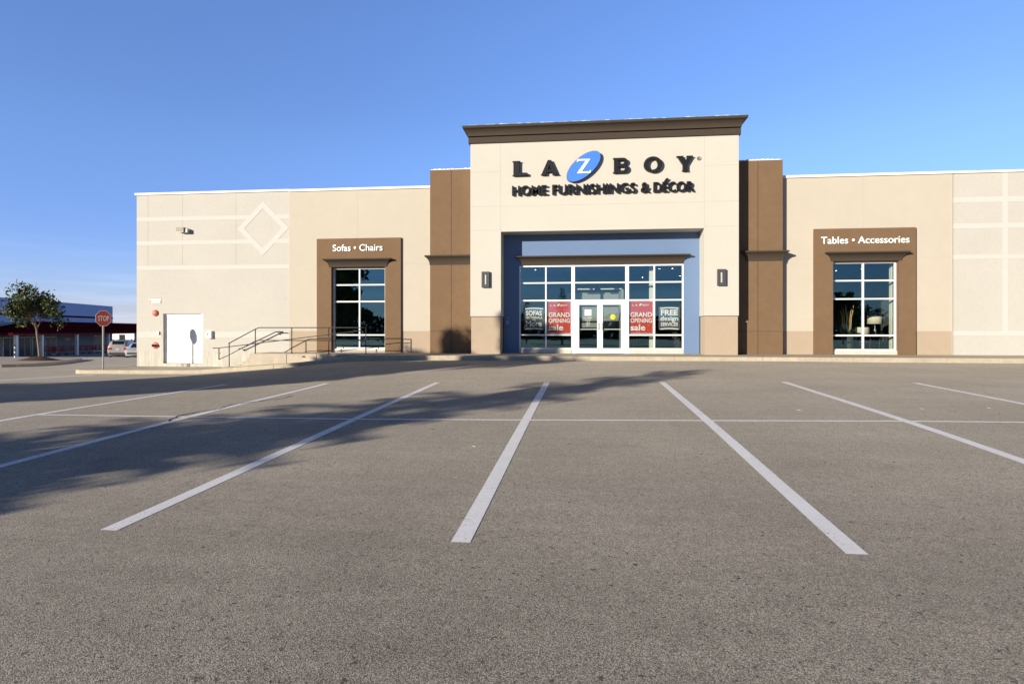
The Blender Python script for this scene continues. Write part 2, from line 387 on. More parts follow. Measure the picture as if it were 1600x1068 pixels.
me = bpy.data.meshes.new('parking_lot'); me.from_pydata(vv.tolist(), [], ff.tolist()); me.materials.append(M['asphalt'])
me.polygons.foreach_set('use_smooth', [True]*len(ff)); me.update()
lot = bpy.data.objects.new('parking_lot', me); col.objects.link(lot); struct(lot)
# exact height of the mesh surface (bilinear between grid points)
def gm(x, y):
    i = int(np.clip(np.searchsorted(gx, x)-1, 0, nx-2)); j = int(np.clip(np.searchsorted(gy, y)-1, 0, ny-2))
    tx = (x-gx[i])/(gx[i+1]-gx[i]); ty = (y-gy[j])/(gy[j+1]-gy[j])
    return float(GZ[j,i]*(1-tx)*(1-ty)+GZ[j,i+1]*tx*(1-ty)+GZ[j+1,i]*(1-tx)*ty+GZ[j+1,i+1]*tx*ty)
def strip(name, pts, w, m, lift=.003, step=.25, jag=0):
    mb = MB(m); P = []
    for a, b in zip(pts[:-1], pts[1:]):
        a = Vector(a); b = Vector(b); n = max(1, int((b-a).length/step))
        for k in range(n): P.append(a+(b-a)*k/n)
    P.append(Vector(pts[-1])); o = 0
    for i, p in enumerate(P):
        d = (P[min(i+1, len(P)-1)]-P[max(i-1, 0)]).normalized(); nrm = Vector((-d.y, d.x))
        w2 = w/2
        for q in (-w2*(1+jag*rnd.uniform(-1, 1)), 0, w2*(1+jag*rnd.uniform(-1, 1))):
            r_ = p+nrm*q; mb.v.append((r_.x, r_.y, gm(r_.x, r_.y)+lift))
    for i in range(len(P)-1):
        for k in (0, 1): a = i*3+k; mb.face([a, a+3, a+4, a+1])
    o = mb.build(name, recalc=False)
    for poly in o.data.polygons:
        if poly.normal.z < 0: o.data.flip_normals(); break
    return struct(o)
for near, far in [((-3.775, 4.5), (-3.72, 15.6)), ((-.895, 4.5), (-.85, 15.6)), ((1.93, 4.5), (2.04, 15.6)),
                  ((4.86, 4.5), (4.97, 15.6)), ((7.75, 4.5), (7.94, 15.5)), ((-6.72, 4.5), (-6.70, 15.6)), ((-9.64, 4.5), (-9.60, 15.6)),
                  ((10.65, 4.5), (10.85, 15.6))]:
    strip('parking_line', [near, far], .148, 'paint')
strip('stall_divider_line', [(-9.55, 9.8), (-3.0, 9.8), (3, 9.8), (16, 9.8)], .10, 'paint_thin', lift=.005, jag=.12)
strip('stop_line', [(-19.42, 22.4), (-19.62, 20.6), (-19.85, 17.5), (-20.1, 13)], .32, 'paint_thin')
# cracks
strip('asphalt_crack', [(-6.95, 9.9), (-6.9, 10.4), (-6.72, 10.7), (-6.85, 11.3), (-6.6, 11.9), (-6.3, 12.3), (-6.35, 12.8)], .03, 'crack', lift=.0065, step=.07, jag=.8)
strip('asphalt_crack', [(-6.7, 9.3), (-6.85, 9.5), (-6.95, 9.9)], .03, 'crack', lift=.0065, step=.07, jag=.8)
# litter: twigs, leaf scraps and pebbles lying about
mb = MB('crack', 'twig', 'stone')
for k in range(150):
    y = rnd.uniform(1.8, 16)**1.0; x = rnd.uniform(-.8, .8)*y*.95+.1*y; z = gm(x, y)+.004
    a = rnd.uniform(0, 6.28); L_ = rnd.uniform(.005, .018)*min(1.6, .4+y*.12); w_ = L_*rnd.uniform(.2, .35)
    if rnd.random() < .08 and y > 6: L_ *= 2.5; mi = 1; w_ = .004
    else: mi = 0 if rnd.random() < .85 or y < 7 else 2
    dx, dy = math.cos(a)*L_, math.sin(a)*L_; ex, ey = -math.sin(a)*w_, math.cos(a)*w_
    mb.add([(x-dx-ex*.4, y-dy-ey*.4, z), (x+ex, y+ey, z), (x+dx, y+dy, z+.002), (x-ex, y-ey, z), (x, y, z+.007)],
           [(0, 3, 4), (3, 2, 4), (2, 1, 4), (1, 0, 4), (0, 1, 2, 3)], mi)
tag(mb.build('ground_litter'), 'small twigs, leaf scraps and pebbles scattered over the asphalt', 'litter', kind='stuff')

# ------------------------------------------------------------------ kerbs, pavement, ramp, steps
def kz(x): return float(np.interp(x, KX, KZ))
def kt(x): return min(0.0, kz(x)+.16) if x < -9.2 else 0.0
def kerb_run(mb, path, gap=3.1, w=.15):
    acc = 0; seg = [path[0]]
    def flush(sg):
        if len(sg) < 2: return
        o = len(mb.v)
        for i, (x, y, b, t) in enumerate(sg):
            p0 = sg[max(i-1, 0)]; p1 = sg[min(i+1, len(sg)-1)]; d = Vector((p1[0]-p0[0], p1[1]-p0[1])).normalized(); n = Vector((-d.y, d.x))
            for q, z in ((0, b-.3), (0, t-.03), (.012, t-.008), (.03, t), (w, t), (w, b-.3)): mb.v.append((x+n.x*q, y+n.y*q, z))
        for i in range(len(sg)-1):
            for k in range(5): a = o+i*6+k; mb.face([a, a+6, a+7, a+1], 0, False)
        mb.face([o+k for k in range(6)]); e = o+(len(sg)-1)*6; mb.face([e+k for k in range(6)][::-1])
    for p, q in zip(path[:-1], path[1:]):
        seg.append(q); acc += math.dist(p[:2], q[:2])
        if acc > gap:
            flush(seg); acc = 0; d = Vector((q[0]-p[0], q[1]-p[1])).normalized()*.012
            seg = [(q[0]+d.x, q[1]+d.y, q[2], q[3])]
    flush(seg)
path = []
for (x, y) in [(-20.45, 27.5), (-20.75, 25.6), (-21.15, 24.5), (-21.32, 24.0), (-21.3, 23.65), (-21.1, 23.38), (-20.8, 23.23), (-20.3, 23.2)]:
    path.append((x, y, -.84, -.68))
x = -20.3
while x < 32: x += .35; path.append((x, 23.2, kz(x), kt(x)))
mb = MB('concrete'); kerb_run(mb, path); struct(mb.build('kerb'))
# lower pavement in front of the service door
mb = MB('walkc')
poly = [(-20.4, 26.0), (-20.6, 25.6), (-21.0, 24.5), (-21.17, 24.0), (-21.15, 23.72), (-20.98, 23.52), (-20.75, 23.38), (-20.3, 23.352)]
xs = [-20.3, -19, -18, -17, -16, -15.5, -14.9]
top = [(*p, -.682) for p in poly]+[(x, 23.352, kt(x)-.002) for x in xs[1:]]+[(-14.9, 24.2, -.67), (-14.9, 26.0, -.68)]
n = len(top); mb.add(top+[(x, y, -1.3) for x, y, z in top], [list(range(n)), list(range(n, 2*n))[::-1]]+[[i, i+n, (i+1) % n+n, (i+1) % n] for i in range(n)])
struct(mb.build('pavement'))
# upper pavement and ramp
mb = MB('walkc')
mb.box(-8.6, 32, 23.352, 26.2, -.6, -.002)
mb.box(-13.83, -8.6, 24.2, 26.2, -1.0, -.002)
struct(mb.build('pavement'))
mb = MB('walkc')
xs = np.linspace(-14.9, -8.602, 20)
for i in range(len(xs)-1):
    a, b = xs[i], xs[i+1]; za, zb = kt(a)-.004, kt(b)-.004
    mb.add([(a, 23.352, za), (b, 23.352, zb), (b, 24.198, min(zb+.01, -.002)), (a, 24.198, za+.01)], [(0, 1, 2, 3)])
struct(mb.build('ramp'))
mb = MB('concrete')
mb.box(-14.5, -14.17, 24.2, 26.0, -1.0, -.51); mb.box(-14.17, -13.98, 24.2, 26.0, -1.0, -.34); mb.box(-13.98, -13.832, 24.2, 26.0, -1.0, -.17)
mb.box(-14.98, -14.58, 24.05, 24.4, -1.0, -.56)
struct(mb.build('steps'))
mb = MB('near_black')
for x in (-12.2, -10.9): mb.box(x-.006, x+.006, 24.19, 24.2, -.8, -.01)
mb.box(-11.5, -11.4, 24.17, 24.2, -.14, -.09)
struct(mb.build('ramp_wall_joint'))

# ------------------------------------------------------------------ handrail
rail = thing('handrail', 'black steel pipe handrail with slanted rails beside the entrance steps and ramp', 'handrail', (-12, 24.25, 0))
def rel(pts): return [(x+12, y-24.25, z) for x, y, z in pts]
Yr = 24.25
mb = MB('black')
mb.tube(rel([(-14.80, Yr, .42), (-13.60, Yr, 1.03), (-13.44, Yr, 1.09), (-9.0, Yr, 1.09), (-8.785, Yr, 1.09)]), .021)
mb.build('top_rail', rail)
mb = MB('black')
mb.tube(rel([(-15.24, Yr, -.26), (-14.77, Yr, -.06), (-13.6, Yr, .53), (-13.44, Yr, .555), (-8.785, Yr, .555)]), .017)
mb.build('mid_rail', rail)
mb = MB('black')
mb.tube(rel([(-15.46, Yr-.07, .225), (-15.2, Yr-.07, .23), (-10.38, Yr-.07, .80), (-9.1, Yr-.07, .95), (-8.9, Yr-.07, .96)]), .018)
for x, z in ((-14.77, .275), (-13.6, .41), (-12, .6), (-10.38, .79)): mb.tube(rel([(x, Yr-.07, z), (x, Yr, z-.04)]), .009, 6)
mb.build('ramp_rail', rail)
for x, z0, z1 in ((-15.23, -.26, .22), (-14.77, -.56, .43), (-13.6, -.01, 1.03), (-11.99, -.01, 1.09), (-10.38, -.01, 1.09), (-8.785, -.01, 1.09)):
    mb = MB('black'); mb.tube(rel([(x, Yr, z0), (x, Yr, z1)]), .021)
    if z0 > -.3: mb.box(x+12-.05, x+12+.05, -.05, .05, -.002, .012)
    mb.build('post', rail)
wr = thing('wall_handrail', 'short sloping black handrail bracketed to the wall above the steps', 'handrail', (-14.4, 25.9, .5))
mb = MB('black'); mb.tube([(-.86, -.1, -.36), (-.72, -.1, -.33), (.9, -.1, .41), (1.25, -.1, .40)], .026); mb.build('rail', wr)
for x, z in ((-.7, -.33), (1.0, .4)):
    mb = MB('black'); mb.tube([(x, .09, z-.09), (x, -.02, z-.09), (x, -.1, z-.01)], .01, 6); mb.lathe([(0, .05), (.035, .05), (.035, .09)], (x, 0, z-.09), 10, axis='y'); mb.build('bracket', wr)

# ------------------------------------------------------------------ the furniture store
YT, YP, YW, YB = 25.0, 25.65, 25.95, 25.95
st = thing('furniture_store', 'long cream and tan single storey furniture store with tall entrance block', 'store', (0, YW, 0))
def sbuild(mb, name, parent=None):      # geometry is written in world metres; the store's base point is its origin
    mb.v = [(x, y-YW, z) for x, y, z in mb.v]; return mb.build(name, parent or st)
def cove(mb, x0, x1, yf, yback, zt, zb, p, mi=0, sides=True, yback_side=None, cap=.28):
    """moulding with a square upper edge and a hollow below, run along the front and returned at the sides"""
    h = zt-zb; prof = [(p, zt), (p, zt-h*cap*.5), (p*.93, zt-h*cap*.62)]
    for k in range(1, 7):
        t = k/6; prof.append((p*.93*(1-math.sin(t*math.pi/2))*.95+.02, zt-h*cap*.62-(h-h*cap*.62-h*.08)*(1-math.cos(t*math.pi/2))**.8))
    prof += [(.02, zb)]
    rows = []
    for d, z in prof:
        ds = d if sides else 0
        rows.append([(x0-ds, yback, z), (x0-ds, yf-d, z), (x1+ds, yf-d, z), (x1+ds, yback, z)])
    o = len(mb.v)
    for r in rows: mb.v += r
    for i in range(len(rows)-1):
        for k in range(3): a = o+i*4+k; mb.face([a, a+1, a+5, a+4], mi)
        a = o+i*4; mb.face([a+3, a, a+4, a+7], mi)
    mb.face([o, o+1, o+2, o+3], mi); e = o+(len(rows)-1)*4; mb.face([e+3, e+2, e+1, e], mi)

# left off-white wall (painted stripes and diamond, rough concrete foot)
def stripes(mb, x0, x1, zz, y, gaps=()):
    for z0, z1 in zz:
        mb.box(x0, x1, y-.008, y+.05, z0, z1, 1)
YO = 25.98
mb = MB('offwhite', 'stripe', 'found', 'coping', 'joint')
dx0, dx1 = -19.05, -17.1
mb.box(-20.36, dx0, YO, 26.4, 0, 1.74); mb.box(dx1, -12.95, YO, 26.4, 0, 1.74)
mb.box(-20.36, -12.95, YO, 26.4, 1.74, 7.2)
mb.box(-20.36, dx0, YO+.012, 26.39, -1.2, 0, 2); mb.box(dx1, -12.96, YO+.012, 26.39, -1.2, 0, 2); mb.box(dx0, dx1, YO+.012, 26.39, -1.2, -.54, 2)
mb.box(-20.42, -12.951, YO-.06, 26.6, 7.2, 7.29, 3)
mb.box(-20.36, -20.2, 26.4, 60, -1.2, 7.2)
Z3 = [(5.99, 6.17), (4.89, 5.07), (3.75, 3.93)]
zc, xc = 5.57, -14.2
for z0, z1 in Z3[:2]:
    for a, b in ((-20.35, None), (None, -12.96)):
        zm = (z0+z1)/2; ext = 1.2-abs(zm-zc)
        if a: mb.prism([(a, z0), (xc-1.2+abs(z0-zc)-.02, z0), (xc-1.2+abs(z1-zc)-.02, z1), (a, z1)], YO-.008, YO+.05, 1)
        else: mb.prism([(xc+1.2-abs(z0-zc)+.02, z0), (b, z0), (b, z1), (xc+1.2-abs(z1-zc)+.02, z1)], YO-.008, YO+.05, 1)
mb.box(-20.35, -12.96, YO-.008, YO+.05, 3.75, 3.93, 1)
mb.box(-20.35, dx0-.08, YO-.008, YO+.05, .65, .91, 1); mb.box(dx1+.08, -12.96, YO-.008, YO+.05, .65, .91, 1)
r1, r2 = 1.22, .90
for k in range(4):
    a0 = k*math.pi/2; a1 = a0+math.pi/2
    pt = lambda r, a: (xc+r*math.cos(a), zc+r*math.sin(a))
    mb.prism([pt(r1, a0), pt(r1, a1), pt(r2, a1), pt(r2, a0)], YO-.009, YO+.05, 1)
for x in (-19.8, -18.1, -15.5): mb.box(x-.012, x+.012, YO-.003, YO+.02, 3.95, 7.19, 4)
sbuild(mb, 'concrete_wall')
# peach walls
def wall_open(mb, x0, x1, y0, y1, zt, ox0, ox1, oz1, z0=0, low=.94, lowmi=1, mi=0, yl=.006):
    for a, b in ((x0, ox0), (ox1, x1)):
        mb.box(a, b, y0+yl, y1, z0, low, lowmi); mb.box(a, b, y0, y1, low, zt, mi)
    mb.box(ox0, ox1, y0, y1, oz1, zt, mi)
mb = MB('peach', 'peachlow', 'coping', 'joint')
wall_open(mb, -12.95, -6.43, YW, 26.4, 7.17, -10.95, -8.5, 3.76, z0=-.02)
mb.box(-12.95, -6.40, YW-.06, 26.6, 7.17, 7.27, 2)
mb.box(-9.785, -9.765, YW-.002, YW+.02, 5.04, 7.16, 3); mb.box(-12.94, -11.63, YW-.002, YW+.02, 3.865, 3.885, 3); mb.box(-7.78, -6.44, YW-.002, YW+.02, 3.865, 3.885, 3)
sbuild(mb, 'stucco_wall')
mb = MB('peach', 'peachlow', 'coping', 'joint')
wall_open(mb, 8.14, 14.69, YW, 26.4, 7.19, 10.15, 12.66, 3.76, z0=-.02)
mb.box(8.14, 14.69, YW-.06, 26.6, 7.19, 7.29, 2)
mb.box(11.34, 11.36, YW-.002, YW+.02, 5.1, 7.18, 3); mb.box(13.29, 14.67, YW-.002, YW+.02, 3.865, 3.885, 3); mb.box(8.5, 9.4, YW-.002, YW+.02, 3.865, 3.885, 3)
sbuild(mb, 'stucco_wall')
# right off-white wall
mb = MB('offwhite', 'stripe', 'coping', 'joint')
mb.box(14.69, 30, YO, 26.4, -.02, 7.2); mb.box(14.692, 30, YO-.06, 26.6, 7.2, 7.29, 2); mb.box(29.8, 30, 26.4, 60, -.5, 7.2)
for z0, z1 in [(6.04, 6.25), (5.01, 5.21), (3.8, 3.97), (.77, .95)]: mb.box(14.72, 29.9, YO-.008, YO+.05, z0, z1, 1)
for x in (16.65, 20.2, 24): mb.box(x-.09, x+.09, YO-.006, YO+.05, .95, 3.79, 1); mb.box(x-.09, x+.09, YO-.006, YO+.05, 3.98, 7.19, 1)
mb.box(14.675, 14.7, YO-.045, YO+.01, 0, 7.2, 3)
sbuild(mb, 'concrete_wall')
# brown pilasters
for x0, x1, jx, name_lab in ((-6.43, -4.5, -5.5, 0), (6.2, 8.14, 7.17, 1)):
    mb = MB('brown', 'bjoint')
    mb.box(x0, x1, YP, 26.6, -.02, 7.87)
    mb.box(jx-.012, jx+.012, YP-.003, YP+.02, .0, 3.79, 1); mb.box(jx-.012, jx+.012, YP-.003, YP+.02, 4.2, 7.86, 1)
    mb.box(x0+.01, x1-.06, YP-.002, YP+.02, .93, .95, 1)
    p = sbuild(mb, 'pilaster')
    c = MB('coping'); c.box(x0+.02, x1-.05, YP+.02, 26.55, 7.87, 7.90)
    for k in range(9):
        a = x0+.15+k*.19; c.box(a, a+.13, YP+.03, YP+.2, 7.90, 7.905+rnd.uniform(.005, .03))
    sbuild(c, 'flashing', p).location = (0, 0, 0)
    c = MB('dark'); cove(c, x0 if x0 < 0 else x0+.5, x1 if x1 > 0 else x1-.06, YP, YP+.4, 4.19, 3.79, .20, sides=True)
    sbuild(c, 'ledge', p)
# entrance block
mb = MB('cream', 'peachlow', 'joint', 'near_black')
TZ = 8.80
mb.box(-4.55, -3.27, YT, 25.949, 1.56, TZ); mb.box(4.92, 6.26, YT, 25.949, 1.56, TZ); mb.box(-3.27, 4.92, YT, 25.949, 5.06, TZ)
mb.box(-4.52, -3.30, YT+.03, 25.94, -.02, 1.54, 1); mb.box(4.95, 6.23, YT+.03, 25.94, -.02, 1.54, 1)
mb.box(-4.53, -3.29, YT+.015, 25.945, 1.54, 1.56, 3); mb.box(4.94, 6.24, YT+.015, 25.945, 1.54, 1.56, 3)  # black strips put the overhang's shadow line into the colour
mb.box(-4.55, 6.26, 25.951, 32, 3.9, TZ); 
for x in (-3.285, 4.93): mb.box(x-.008, x+.008, YT-.002, YT+.01, 5.08, TZ-.02, 2)
for z in (6.12, 7.55):
    mb.box(-4.54, -3.30, YT-.002, YT+.01, z-.008, z+.008, 2); mb.box(4.94, 6.25, YT-.002, YT+.01, z-.008, z+.008, 2)
mb.box(-3.27, 4.92, YT-.002, YT+.01, 6.10, 6.116, 2)
for x0, x1 in ((-4.54, -3.30), (4.94, 6.25)): mb.box(x0, x1, YT-.002, YT+.01, 5.12, 5.135, 2)
tw = sbuild(mb, 'entrance_block')
c = MB('dark', 'near_black', 'membrane')
c.box(-4.62, 6.33, YT-.07, 32.05, 8.74, 8.985); c.box(-4.56, 6.27, YT-.01, 31.98, 8.985, 9.03, 1)  # gap strip coloured black for the shade beneath the cove
cove(c, -4.62, 6.33, YT-.07, 32.08, 9.42, 9.03, .22, cap=.45)
c.box(-4.82, 6.50, YT-.25, 32.2, 9.422, 9.437, 2)
for k in range(60):
    a = -4.8+k*.187; c.box(a, a+.17, YT-.2, YT+.05, 9.44, 9.44+rnd.uniform(.003, .035), 2)
sbuild(c, 'cornice', tw)
# blue wall inside the recess
mb = MB('blue')
mb.box(-3.27, -2.61, YB, 26.3, -.02, 5.06); mb.box(4.29, 4.92, YB, 26.3, -.02, 5.06); mb.box(-2.61, 4.29, YB, 26.3, 3.76, 5.06)
sbuild(mb, 'recess_wall')
c = MB('dark'); cove(c, -2.47, 4.25, YB, YB+.05, 4.13, 3.77, .27); sbuild(c, 'lintel')
# big letters fixed to the recess etc. come later; windows now
def frame_grid(mb, X, Z, y0, y1, w=.055, mi=0, wx=None):
    wx = wx or [w]*len(X)
    for x, ww in zip(X, wx): mb.box(x-ww/2, x+ww/2, y0, y1, Z[0]-w/2, Z[-1]+w/2, mi)
    for z in Z:
        for a, b, wa, wb in zip(X[:-1], X[1:], wx[:-1], wx[1:]):
            mb.box(a+wa/2, b-wb/2, y0+.004, y1-.004, z-w/2, z+w/2, mi)
def panes(X, Z, y, w=.05, mb=None):
    mb = mb or MB('glass')
    for a, b in zip(X[:-1], X[1:]):
        for c_, d in zip(Z[:-1], Z[1:]): mb.box(a+w/2, b-w/2, y, y+.006, c_+w/2, d-w/2)
    return mb
for side, X0, X1, XM, lab in ((0, -10.95, -8.5, -9.73, 'left'), (1, 10.15, 12.66, 11.39, 'right')):
    sx0, sx1 = (-11.62, -7.79) if side == 0 else (9.42, 13.29)
    mb = MB('brown', 'near_black')
    ys = YW-.10; zt = 5.03 if side == 0 else 5.08
    mb.box(sx0, X0, ys, YW+.002, -.02, zt); mb.box(X1, sx1, ys, YW+.002, -.02, zt); mb.box(X0, X1, ys, YW+.002, 3.76, zt)
    mb.box(X0, X0+.01, YW+.002, 26.35, 0, 3.76); mb.box(X1-.01, X1, YW+.002, 26.35, 0, 3.76); mb.box(X0+.01, X1-.01, YW+.002, 26.35, 3.75, 3.76)
    sur = sbuild(mb, 'window_surround')
    c = MB('dark'); cove(c, X0-.08, X1+.08, ys, ys+.03, 4.12, 3.765, .24); sbuild(c, 'lintel', sur)
    s_ = MB('stone'); s_.box(X0+.011, X1-.011, YW+.03, 26.35, -.02, .16); sbuild(s_, 'sill', sur)
    XX = [X0+.045, XM, X1-.045]; ZZ = [.19, .77, 2.25, 2.99, 3.715]
    mb = MB('whitemetal'); frame_grid(mb, XX, ZZ, YW+.10, YW+.20, .06); w = sbuild(mb, 'window')
    sbuild(panes(XX, ZZ, YW+.15), 'pane', w)
# storefront
X = [-2.575, -1.46, -.30, 1.965, 3.09, 4.255]
mb = MB('whitemetal')
ZZ = [.20, .78, 2.25, 3.0, 3.715]
frame_grid(mb, X[:3], ZZ, YB+.05, YB+.15, .06, wx=[.06, .06, .15])
frame_grid(mb, X[3:], ZZ, YB+.05, YB+.15, .06, wx=[.15, .06, .06])
frame_grid(mb, [X[2]+.075, X[3]-.075], [2.25, 3.0, 3.715], YB+.054, YB+.146, .06, wx=[.002, .002])
for x0, x1 in ((X[2]-.075, X[2]+.075), (X[3]-.075, X[3]+.075)): mb.box(x0, x1, YB+.05, YB+.15, 0, .17)
mb.box(X[2]+.075, X[2]+.135, YB+.06, YB+.14, 0, 2.22); mb.box(X[3]-.135, X[3]-.075, YB+.06, YB+.14, 0, 2.22)
sf = sbuild(mb, 'shopfront_frame')
mb = MB('glass'); panes(X[:3], ZZ, YB+.10, mb=mb); panes(X[3:], ZZ, YB+.10, mb=mb); panes([X[2]+.05, X[3]-.05], [2.25, 3.0, 3.715], YB+.10, mb=mb)
sbuild(mb, 'pane', sf)
mb = MB('stone'); mb.box(X[0]-.03, X[2]-.076, YB+.02, 26.3, -.02, .17); sbuild(mb, 'sill', sf); mb = MB('stone'); mb.box(X[3]+.076, X[5]+.03, YB+.02, 26.3, -.02, .17); sbuild(mb, 'sill', sf)
dL, dR = X[2]+.14, X[3]-.14; dm = (dL+dR)/2
for a, b, hx in ((dL, dm-.003, dm-.07), (dm+.003, dR, dm+.07)):
    mb = MB('whitemetal'); y0, y1 = YB+.07, YB+.125
    sw = .115
    mb.box(a, a+sw, y0, y1, .01, 2.20); mb.box(b-sw, b, y0, y1, .01, 2.20)
    mb.box(a+sw, b-sw, y0+.003, y1-.003, 2.06, 2.20); mb.box(a+sw, b-sw, y0+.003, y1-.003, .01, .22)
    d = sbuild(mb, 'door')
    g = MB('glass'); g.box(a+sw, b-sw, y0+.02, y0+.027, .22, 2.06); sbuild(g, 'pane', d)
    h = MB('whitemetal', 'near_black'); h.bevbox(a+sw+.002, b-sw-.002, y1+.01, y1+.05, 1.0, 1.04, .006); sbuild(h, 'push_bar', d)
    h = MB('galv'); s2 = -1 if hx < dm else 1
    h.tube([(hx, y0-.002, 1.02), (hx, y0-.055, 1.02), (hx, y0-.055, 1.28), (hx, y0-.002, 1.28)], .011, 8); h.tube([(hx, y0-.055, 1.28), (hx, y0-.002, 1.28)], .011, 8)
    sbuild(h, 'handle', d)
    k = MB('galv'); k.lathe([(0, -.012), (.02, -.012), (.022, 0)], (hx, y0, .92), 12, axis='y'); sbuild(k, 'lock', d)
# service door
mb = MB('doorwhite', 'near_black')
mb.box(dx0, dx0+.06, YO+.1, 26.35, -.54, 1.74); mb.box(dx1-.05, dx1, YO+.005, 26.35, -.54, 1.74); mb.box(dx0+.06, dx1-.05, YO+.1, 26.35, 1.69, 1.74)
mb.box(dx0+.06, dx1-.05, YO+.30, YO+.33, -.54, 1.69, 1)
dfr = sbuild(mb, 'service_door_frame')
xm = (dx0+dx1)/2
for a, b in ((dx0+.063, xm-.004), (xm+.004, dx1-.053)):
    mb = MB('doorwhite'); mb.bevbox(a, b, YO+.13, YO+.18, -.53, 1.687, .004); sd = sbuild(mb, 'service_door', dfr)
mb = MB('stone'); mb.box(dx0, dx1, YO+.0, YO+.2, -.56, -.54); sbuild(mb, 'door_sill', dfr)
# roof and body behind
mb = MB('coping'); mb.box(-20.2, 29.8, 26.4, 60, 6.6, 6.8); mb.box(-20.2, 29.8, 59.8, 60, -1.2, 6.6); sbuild(mb, 'roof')
# the room behind the glass
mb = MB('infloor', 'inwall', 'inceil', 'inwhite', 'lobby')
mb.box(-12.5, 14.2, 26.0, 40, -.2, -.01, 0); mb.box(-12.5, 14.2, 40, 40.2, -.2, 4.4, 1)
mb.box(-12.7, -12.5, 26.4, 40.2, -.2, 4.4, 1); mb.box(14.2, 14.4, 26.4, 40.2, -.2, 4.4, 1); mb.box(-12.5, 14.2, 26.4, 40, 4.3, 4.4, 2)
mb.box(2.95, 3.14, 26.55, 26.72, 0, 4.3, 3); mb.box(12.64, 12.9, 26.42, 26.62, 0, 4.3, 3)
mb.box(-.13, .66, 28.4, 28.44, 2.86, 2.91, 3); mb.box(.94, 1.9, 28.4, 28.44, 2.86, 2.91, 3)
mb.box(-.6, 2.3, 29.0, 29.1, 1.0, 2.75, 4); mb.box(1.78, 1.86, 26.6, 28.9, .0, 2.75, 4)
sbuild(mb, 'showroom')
# service bits of the wall that belong to the building: none; they are things of their own below

# ------------------------------------------------------------------ store sign
sg = thing('store_sign', 'raised charcoal store name with blue oval on the cream entrance block', 'sign', (.87, YT, 6.5))
SX, SZ = .87, 6.5
def letter_part(name, polys, y0=-.145, y1=-.002, holes=None, m='letter'):
    cu = bpy.data.curves.new(name, 'CURVE'); cu.dimensions = '2D'; cu.fill_mode = 'BOTH'; cu.extrude = (y1-y0)/2
    for P in polys:
        sp = cu.splines.new('POLY'); sp.points.add(len(P)-1); sp.use_cyclic_u = True
        for i, (x, z) in enumerate(P): sp.points[i].co = (x, z, 0, 1)
    ob = bpy.data.objects.new(name, cu); col.objects.link(ob)
    dg = bpy.context.evaluated_depsgraph_get(); dg.update(); me = bpy.data.meshes.new_from_object(ob.evaluated_get(dg))
    bpy.data.objects.remove(ob); bpy.data.curves.remove(cu)
    co = np.empty(len(me.vertices)*3); me.vertices.foreach_get('co', co); co = co.reshape(-1, 3)
    me.vertices.foreach_set('co', np.stack([co[:, 0], -co[:, 2]+(y0+y1)/2, co[:, 1]], 1).ravel()); me.update()
    me.materials.clear(); me.materials.append(M[m]); o = bpy.data.objects.new(name, me); col.objects.link(o); o.parent = sg; return o
def ell(cx, cz, a, b, ph=0, n=40):
    return [(cx+a*math.cos(t)*math.cos(ph)-b*math.sin(t)*math.sin(ph), cz+a*math.cos(t)*math.sin(ph)+b*math.sin(t)*math.cos(ph)) for t in [2*math.pi*k/n for k in range(n)]]
def at(x, z): return (x-SX, z-SZ)
def place(pts, x0, x1, z0, z1): return [at(x0+(x1-x0)*x, z0+(z1-z0)*z) for x, z in pts]
z0, z1 = 7.33, 7.93
Lp = [(0,0),(1,0),(1,.16),(.93,.16),(.93,.19),(.44,.19),(.44,.95),(.5,.95),(.5,1),(0,1),(0,.95),(.06,.95),(.06,.05),(0,.05)]
letter_part('letter', [place(Lp, -2.77, -2.14, z0, z1)])
Ap = [(0,0),(.33,0),(.33,.05),(.29,.05),(.345,.19),(.655,.19),(.71,.05),(.67,.05),(.67,0),(1,0),(1,.05),(.96,.05),(.60,1),(.40,1),(.04,.05),(0,.05)]
Ah = [(.40,.36),(.60,.36),(.50,.66)]
letter_part('letter', [place(Ap, -1.6, -.90, z0, z1), place(Ah, -1.6, -.90, z0, z1)])
def arc(cx, cz, rx, rz, a0, a1, n=10): return [(cx+rx*math.cos(a0+(a1-a0)*k/n), cz+rz*math.sin(a0+(a1-a0)*k/n)) for k in range(n+1)]
Bp = [(0,0)]+[(.62,0)]+arc(.68, .28, .30, .28, -math.pi/2, math.pi/2*.8)+arc(.64, .75, .28, .25, -math.pi/2*.75, math.pi/2)+[(0,1),(0,.95),(.06,.95),(.06,.05),(0,.05)]
Bh1 = [(.32,.15),(.60,.15)]+arc(.62,.28,.13,.13,-math.pi/2,math.pi/2)+[(.32,.41)]
Bh2 = [(.32,.60),(.58,.60)]+arc(.60,.72,.11,.12,-math.pi/2,math.pi/2)+[(.32,.84)]
letter_part('letter', [place(Bp, 1.32, 1.95, z0, z1), place(Bh1, 1.32, 1.95, z0, z1), place(Bh2, 1.32, 1.95, z0, z1)])
letter_part('letter', [[at(*p) for p in ell(2.90, 7.63, .36, .315)], [at(*p) for p in ell(2.90, 7.63, .19, .215)]])
Yp = [(.34,0),(.70,0),(.70,.05),(.66,.05),(.66,.42),(.97,.95),(1.03,.95),(1.03,1),(.62,1),(.62,.95),(.68,.95),(.52,.64),(.36,.95),(.42,.95),(.42,1),(-.02,1),(-.02,.95),(.05,.95),(.38,.42),(.38,.05),(.34,.05)]
letter_part('letter', [place(Yp, 3.84, 4.45, z0, z1)])
